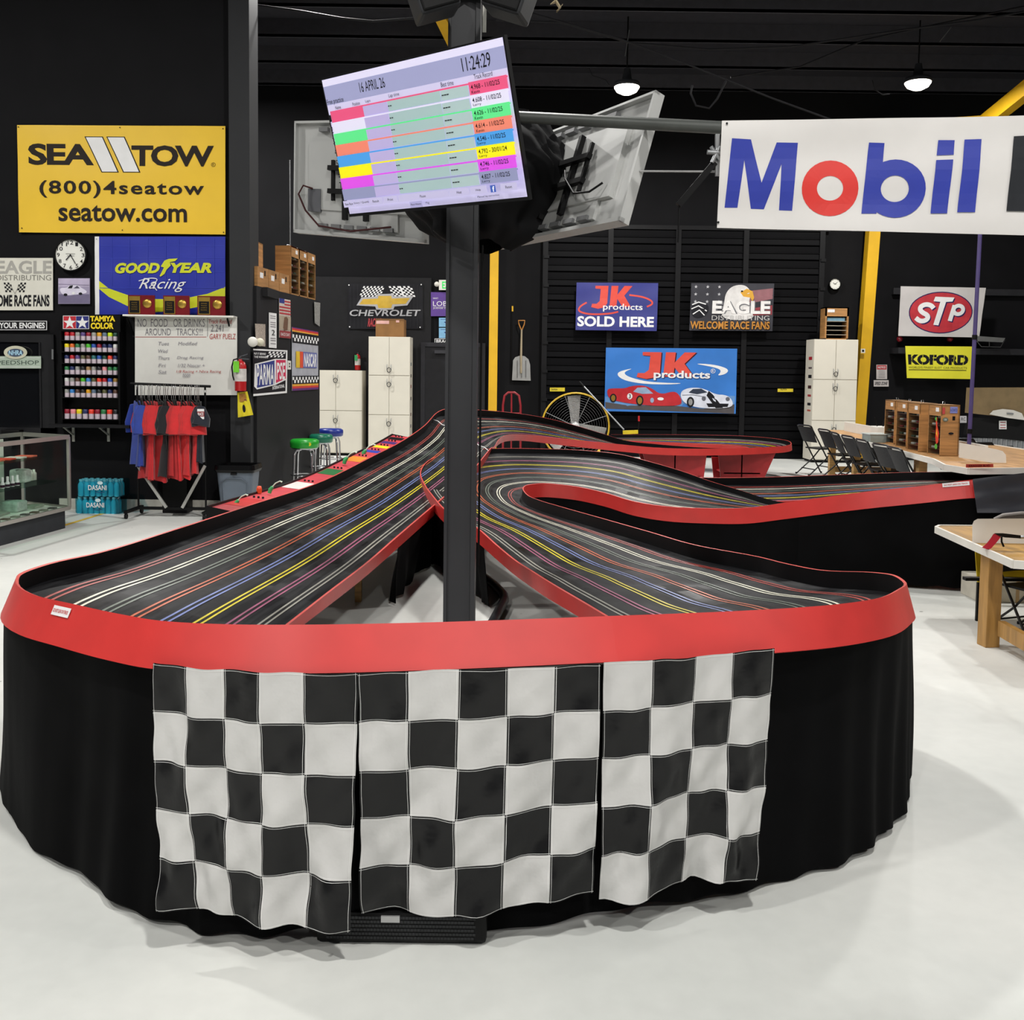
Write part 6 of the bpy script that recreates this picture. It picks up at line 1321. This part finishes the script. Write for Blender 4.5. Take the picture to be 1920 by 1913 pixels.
# far right half-height partition: corrugated metal, black band, tan board
PD = 14.6; x0, x1 = P(1796, 800, PD).x, P(2080, 800, PD).x
t = thing('partition_screen', 'half-height partition with corrugated metal base and tan board at the right', 'partition', ((x0 + x1) / 2, PD, 0))
mb = MB(); n = 60; mb.grid(lambda u, v: V((x0 + (x1 - x0) * u, PD + .015 * math.sin(u * n * math.pi), P(1860, 822, PD).z * v)), n * 4, 1); mb.build('corrugated_sheet', mat('9c9fa2', .4, .5), t)
zb1 = P(1860, 818, PD).z
MB().add([P(1812, 782, PD - .02), P(2080, 800, PD - .02), P(2080, 845, PD - .02), P(1806, 815, PD - .02)] + [P(1812, 782, PD + .02), P(2080, 800, PD + .02), P(2080, 845, PD + .02), P(1806, 815, PD + .02)], [(3, 2, 1, 0), (4, 5, 6, 7), (0, 1, 5, 4), (3, 7, 6, 2), (0, 4, 7, 3)]).build('black_band', mat('141415', .6), t)
q4 = [(1812, 727), (2080, 726), (2080, 803), (1809, 774)]
MB().add([P(*q, PD - .03) for q in q4] + [P(*q, PD + .01) for q in q4], [(3, 2, 1, 0), (4, 5, 6, 7), (0, 1, 5, 4), (3, 7, 6, 2), (0, 4, 7, 3)]).build('tan_board', mat('84704e', .6), t)
t = thing('white_hard_case', 'rounded white plastic shell leaning on the tan board', 'case', P(1890, 785, PD - .2))
MB().prism([(1855, 777), (1862, 770), (1880, 767), (1900, 769), (1916, 775), (1922, 788), (1890, 784)], lambda x, y, d: P(x, y, PD - .15 + d), .1).build('shell', WHITE, t); MB().tube([P(1888, 775, PD - .17), P(1900, 776, PD - .17)], .012, 6).build('handle', STEEL, t)
o, pr = sheet('small_notice', 'small white notice with red text on the black band at the right', 'sign', INKW, (1873, 789, 1887, 805), D=PD - .04)
for y in (792, 797, 802): pr.line([(1875, y), (1885, y)], 1.4, mat('a83c40'))
pr.done(o)
o, pr = sheet('small_notice', 'small white printed card beside the nearest wooden case', 'sign', mat('c4c4c8'), (1800, 780, 1812, 793), D=PD - .08); pr.text('RC', 1802, 783, 1810, 789, INKK); pr.done(o)

# ---------------------------------------------------------------- the long pit counter
t = thing('pit_counter', 'long wooden pit counter with white edging and white centre board', 'counter', (5.0, 13, 0))
c0, c1 = PZ(1537, 806, CZ), PZ(1751, 862, CZ); c2, c3, c4 = PZ(1772, 873, CZ), PZ(1816, 880, CZ), PZ(2020, 878, CZ)
c5 = V((7.2, 11.3, CZ)); c6 = V((c0.x + 1.25, 11.6, CZ)); c7 = V((c0.x + 1.25, c0.y, CZ))
poly = [c0, c1, c2, c3, c4, c5, c6, c7]
MB().prism([(p.x, p.y) for p in poly], lambda x, y, d: V((x, y, CZ - .03 + d)), .03).build('counter_top', wood('b0875a', (6, 1, 1)), t)
for a, b in zip(poly[:-1], poly[1:]): MB().beam(a - V((0, 0, .02)), b - V((0, 0, .02)), .02, .06).build('edge_strip', WHITE, t)
ax = lambda y: c1.x + (c0.x - c1.x) * (y - c1.y) / (c0.y - c1.y)
for y in (15.4, 13.9, 12.4, 11.0):
    for dx in (.12, 1.0): MB().box(ax(y) + dx - .045, ax(y) + dx + .045, y - .045, y + .045, 0, CZ - .03).build('leg', PINE, t)
    MB().box(ax(y) + .12, ax(y) + 1.0, y - .02, y + .02, .12, .21).build('stretcher', PINE, t)
MB().beam(V((ax(15.4) + .5, 15.4, .16)), V((ax(11) + .5, 11, .16)), .09, .04).build('stretcher', PINE, t)
b0 = P(1583, 791, 15.6); b1 = P(1799, 828, 10.9)
MB().add([V((b0.x, b0.y, CZ)), V((b1.x, 10.3, CZ)), V((b1.x, 10.3, b1.z)), b0, V((b0.x + .03, b0.y, CZ)), V((b1.x + .03, 10.3, CZ)), V((b1.x + .03, 10.3, b1.z)), b0 + V((.03, 0, 0))], [(0, 1, 2, 3), (7, 6, 5, 4), (3, 2, 6, 7), (0, 3, 7, 4), (1, 5, 6, 2)]).build('centre_board', WHITE, t)
t.children[-1]
q = [(1799, 830), (1870, 843), (1880, 846), (1886, 853), (1887, 872), (1798, 858)]
MB().prism(q, lambda x, y, d: P(x, y, 9.95 + d), .03).build('end_board', WHITE, t)
o, pr = sheet('street_sign', 'small red sign with letters on the near edge of the pit counter', 'sign', mat('b03a2c', .5), (1811, 871, 1862, 877), cor=[P(1811, 870.5, c3.y - .03), P(1862, 870, c3.y - .03), P(1862, 876, c3.y - .03), P(1811, 877, c3.y - .03)]); pr.text('KRAGGER BLVD.', 1816, 872, 1857, 876, mat('4a1410'), .02); pr.done(o)
t = thing('clear_tub', 'clear plastic tub of parts on the counter beside the farthest case', 'tub', P(1649, 824, 12.9)); px_ = P(1649, 824, 12.9)
MB().rbox(px_.x - .16, px_.x + .1, 12.8, 13.1, CZ, CZ + .1, .01).build('tub', mat('a9b6b4', .2, 0, .1, alpha=.5), t); MB().rbox(px_.x - .17, px_.x + .11, 12.79, 13.11, CZ + .1, CZ + .115, .005).build('lid', mat('c4ccc8', .4), t)
t = thing('white_tool_box', 'white box with tools on the counter behind the clear tub', 'box', P(1655, 810, 13.6)); px_ = P(1658, 812, 13.5)
MB().rbox(px_.x - .15, px_.x + .15, 13.35, 13.65, CZ, CZ + .18, .015).build('box', WHITE, t); MB().tube([V((px_.x - .1, 13.5, CZ + .18)), V((px_.x - .14, 13.5, CZ + .3))], .008, 6).tube([V((px_.x - .02, 13.5, CZ + .18)), V((px_.x + .0, 13.5, CZ + .28))], .012, 6).build('tool', BLK, t)
t = thing('spray_bottle', 'small clear bottle at the foot of the purple pole', 'bottle', P(1816, 858, 10.3)); pp = PZ(1816, 857, CZ)
MB().lathe([(.03, 0), (.034, .01), (.034, .07), (.014, .09), (.014, .12), (.001, .122)], V((pp.x, pp.y, CZ)), 14).build('bottle', mat('c4ccc8', .2, 0, .05, alpha=.6), t)
t = thing('purple_pole', 'tall purple pole rising from the pit counter', 'pole', P(1817, 835, 10.5)); pa2 = P(1817, 832, 10.5); pb2 = P(1838, 430, 10.5); pc2 = pb2 + (pb2 - pa2) * .3
pa3 = pa2 + (pa2 - pb2) * ((pa2.z - CZ) / (pb2.z - pa2.z))
MB().tube([pa3, pb2, pc2], .021, 10).build('shaft', mat('4a3f70', .4), t); MB().cyl(pa3, pa3 + V((0, 0, .12)), .03, 10).build('clamp', STEEL, t)
for dz in (.25, 1.2): MB().cyl(pa3.lerp(pb2, dz / 2.3), pa3.lerp(pb2, dz / 2.3 + .02), .027, 10).build('joint', BLK, t)

# ---------------------------------------------------------------- folding chairs
def make_chair():
    t = thing('folding_chair', '', 'chair', (0, 0, 0), 'folding chairs along the pit counter'); m = mat('17181a', .35, .2)
    for s in (-1, 1):
        MB().tube([(s * .21, -.27, .80), (s * .21, -.24, .74), (s * .215, -.05, .42), (s * .22, .2, .0)], .012, 8).build('leg', m, t)
        MB().tube([(s * .185, .16, .43), (s * .19, .02, .26), (s * .195, -.28, .0)], .011, 8).build('leg', m, t)
        MB().lathe([(.016, 0), (.016, .025)], (s * .22, .2, 0), 8).lathe([(.016, 0), (.016, .025)], (s * .195, -.28, 0), 8).build('foot_cap', BLK, t)
    MB().tube([(-.21, -.27, .80), (-.15, -.285, .815), (.15, -.285, .815), (.21, -.27, .80)], .012, 8).build('top_rail', m, t)
    def bp(u, v, s): x = (-1 + 2 * u) * .205; z = .79 - .25 * v; y = -.262 + .14 * (.79 - z) / .25 * .8 - .02 * (1 - (2 * u - 1) ** 2); return V((x, y - .012 * s, z))
    MB().slab(bp, 8, 4).build('backrest', mat('26272a', .6, 0, .3, 60), t)
    MB().slab(lambda u, v, s: V(((-1 + 2 * u) * .2, -.12 + .36 * v, .445 - .02 * s - .015 * math.sin(math.pi * v) * math.sin(math.pi * u))), 6, 6).build('seat', mat('1c1d1f', .5), t)
    MB().tube([(-.195, -.18, .1), (.195, -.18, .1)], .009, 6).tube([(-.22, .12, .13), (.22, .12, .13)], .009, 6).build('crossbar', m, t)
    return t
ch0 = make_chair()
CHS = [(1540, 803, 16.2, 'farthest folding chair, standing free at the end of the pit counter'), (1582, 815, 14.9, 'second farthest folding chair at the pit counter'), (1607, 820, 14.0, 'third farthest folding chair at the pit counter, yellow sticker behind it'), (1632, 824, 13.3, 'middle folding chair of the seven at the pit counter'),
      (1662, 833, 12.5, 'third nearest folding chair at the pit counter'), (1700, 838, 11.7, 'second nearest folding chair at the pit counter'), (1730, 845, 11.15, 'nearest folding chair at the pit counter')]
for i, (px, py, D, lab) in enumerate(CHS):
    x = P(px, 850, D).x - .05; rz_ = -math.pi / 2 + [.25, .1, -.08, .05, .0, .12, .0][i]
    c = copy_tree(ch0, (x, D, 0), rz_, lab)
c = copy_tree(ch0, (3.28, 6.15, 0), math.radians(200), 'black folding chair tucked under the near wooden table at the right edge'); c['group'] = 'folding chairs by the near table'; c.scale = (.72, .72, .7)
for o in list(ch0.children): bpy.data.objects.remove(o)
bpy.data.objects.remove(ch0)
o = tag(MB().rbox(P(1690, 860, 13).x, P(1708, 860, 13).x, 13, 13.3, 0, .35, .03).build('orange_bucket', mat('c8481c', .4)), 'orange box under the pit counter between the chairs', 'box')
for k, (px, D) in enumerate(((1618, 14.3), (1600, 13.2))):
    x = P(px, 880, D).x + .35; t = thing('wooden_stool_box', ['wooden crate under the pit counter, far one', 'wooden crate under the pit counter, near one'][k], 'crate', (x, D, 0)); mb = MB()
    for q in range(3): MB().box(x - .2, x + .2, D - .01, D, .03 + q * .09, .1 + q * .09).build('slat', OAK, t)
    MB().box(x - .2, x - .17, D, D + .3, 0, .3).box(x + .17, x + .2, D, D + .3, 0, .3).box(x - .2, x + .2, D, D + .3, 0, .02).build('box_body', OAK, t)
# mesh office chairs behind the counter
for px, py, lab in ((1845, 831, 'dark mesh chair back behind the counter, left one'), (1884, 838, 'dark mesh chair back behind the counter, right one'), (1810, 824, 'dark mesh chair back partly hidden by the purple pole')):
    D = 12.6; c = P(px, py, D); t = thing('mesh_chair', lab, 'chair', (c.x, D, 0), 'mesh chairs behind the counter')
    rim = [V((c.x - .12, D, c.z - .3)), V((c.x - .135, D, c.z - .05)), V((c.x - .1, D, c.z)), V((c.x + .1, D, c.z)), V((c.x + .135, D, c.z - .05)), V((c.x + .12, D, c.z - .3))]
    MB().tube(rim, .014, 8).build('back_frame', BLK, t); MB().box(c.x - .125, c.x + .125, D - .002, D + .002, c.z - .3, c.z - .005).build('back_mesh', mat('303234', .6, 0, .3, 80), t)
    MB().rbox(c.x - .22, c.x + .22, D - .2, D + .22, .42, .48, .02).build('seat', BLK, t); MB().cyl((c.x, D, .06), (c.x, D, .42), .025).build('gas_stem', CHROME, t)
    MB().beam((c.x, D + .05, .45), (c.x, D + .01, c.z - .28), .05, .02, up=(0, 1, 0)).build('back_support', BLK, t)
    for q in range(5): a = q * 1.2566; MB().beam((c.x, D, .07), (c.x + .26 * math.cos(a), D + .26 * math.sin(a), .04), .04, .03).build('base_arm', BLK, t)
# brown mesh chair rim near right edge behind the near table
t = thing('mesh_chair', 'brown mesh chair back showing above the near table', 'chair', (3.95, 7.05, 0), 'mesh chairs near the table')
rim = [P(1866, 1000, 7.05), P(1866, 972, 7.05), P(1880, 966, 7.05), P(1915, 962, 7.05), P(1975, 964, 7.05), P(1985, 975, 7.05), P(1985, 1000, 7.05)]
MB().tube(rim, .012, 8).build('back_frame', mat('8a8480', .4), t); MB().add([rim[0], rim[6], rim[5], rim[4], rim[3], rim[2], rim[1]], [(0, 1, 2, 3, 4, 5, 6)]).build('back_mesh', mat('4a4038', .7, 0, .2, 60), t)
cxx = (rim[0].x + rim[6].x) / 2
MB().beam((cxx, 7.05, .1), (cxx, 7.05, rim[0].z), .05, .05, up=(0, 1, 0)).rbox(cxx - .2, cxx + .2, 7.05, 7.45, .3, .36, .02).box(cxx - .22, cxx + .22, 7.0, 7.44, 0, .04).build('seat', BLK, t)

# ---------------------------------------------------------------- near wooden table at right
TZ = .6; t = thing('wooden_table', 'wooden table with white edging at the right edge', 'table', (3.5, 5.8, 0))
A_ = PZ(1755, 989, TZ); A2 = PZ(1900, 1053, TZ); poly = [(A_.x, A_.y), (A2.x, A2.y), (2.95, A2.y - .06), (3.0, 4.7), (4.5, 4.7), (4.6, 6.7), (PZ(1762, 986, TZ).x, PZ(1762, 986, TZ).y)]
MB().prism(poly, lambda x, y, d: V((x, y, TZ - .025 + d)), .025).build('table_top', wood('a8803f', (6, 1, 1)), t)
pp = [V((x, y, TZ - .016)) for x, y in poly]
for a, b in zip(pp, pp[1:] + pp[:1]): MB().beam(a, b, .018, .045).build('edge_strip', WHITE, t)
lw = wood('a27a40', (8, 8, 1)); lx = P(1853, 1200, 5.85).x
M = Matrix.Translation((lx, 5.85, 0)) @ Matrix.Rotation(.12, 4, 'Z'); MB().rbox(-.045, .045, -.045, .045, 0, TZ - .025, .004, 0, M).build('leg', lw, t)
MB().beam((lx + .03, 5.76, .13), (lx + .0, 4.9, .13), .04, .09).build('rail', lw, t)
for x, y in ((lx + .02, 4.86), (4.3, 6.4), (4.3, 4.9)): MB().rbox(x - .045, x + .045, y - .045, y + .045, 0, TZ - .025, .004).build('leg', lw, t)
bx0 = P(1823, 1020, 5.99); q = [(1823, 1020), (1823, 984), (1826, 977), (1833, 973), (2100, 971), (2100, 1020)]
MB().prism(q, lambda x, y, d: P(x, y, 5.99 + d), .02).build('upright_board', WHITE, t)
mb = MB(); mb.box(lx + .06, 4.4, 6.3, 6.35, .3, .32); mb.build('crossbar', BLK, t)
t = thing('grabber_tool', 'litter grabber with red and black pistol grip lying on the near table', 'tool', PZ(1850, 1030, TZ))
g0 = P(1848, 1031, 5.75); s_ = 5.75 / FL
q = [(1841, 1027), (1850, 1019), (1857, 1010), (1863, 1001), (1877, 1000), (1876, 1008), (1868, 1018), (1858, 1029), (1850, 1030)]
MB().prism(q, lambda x, y, d: P(x, y, 5.72 + d), .03).build('grip', mat('b01c34', .35), t)
q = [(1864, 1000), (1880, 1000), (1914, 1004), (1914, 1010), (1884, 1008), (1875, 1006)]
MB().prism(q, lambda x, y, d: P(x, y, 5.715 + d), .035).build('body', BLK, t)
MB().tube([P(1878, 1007, 5.73), P(1878, 1016, 5.73), P(1882, 1025, 5.73)], .006, 6).build('trigger', BLK, t); MB().tube([P(1912, 1007, 5.73), P(2050, 1008, 5.6)], .01, 8).build('shaft', STEEL, t)
t = thing('yellow_sign_board', 'yellow board with black letters leaning under the near table', 'sign', P(1890, 1120, 6.5))
cor = [P(1829, 1035, 6.55), P(2000, 1035, 6.55), P(2000, 1084, 6.45), P(1833, 1092, 6.45)]
sheet_b = MB().slab(lambda u, v, s, f=bil(cor): f(u, v) + V((0, .01 * s, 0)), 1, 1, 0, False).build('board', mat('d8c020', .5), t)
pr = Print(lambda x, y, z: bil(cor)(x, y) + V((0, -.002 - z, 0))); pr.text('Mooneyes', .3, .35, .95, .65, INKK, .02, .2); pr.done(t)
MB().beam(P(1835, 1092, 6.46), V((P(1835, 1092, 6.46).x, 6.46, 0)), .02, .02, up=(0, 1, 0)).beam(P(1990, 1084, 6.46), V((P(1990, 1084, 6.46).x, 6.46, 0)), .02, .02, up=(0, 1, 0)).build('stand', BLK, t)
t = thing('white_carton', 'white carton with tan tape on the floor under the near table', 'box', PZ(1880, 1130, 0)); p0 = PZ(1836, 1130, 0)
MB().rbox(p0.x, p0.x + .75, p0.y, p0.y + .3, 0, .17, .006).build('carton', mat('cfcabc', .6), t); MB().box(p0.x + .26, p0.x + .285, p0.y - .002, p0.y + .3, 0.002, .172).build('tape', mat('b89a6c', .5), t)

for o in bpy.data.objects:
    if '_l' in o: del o['_l']
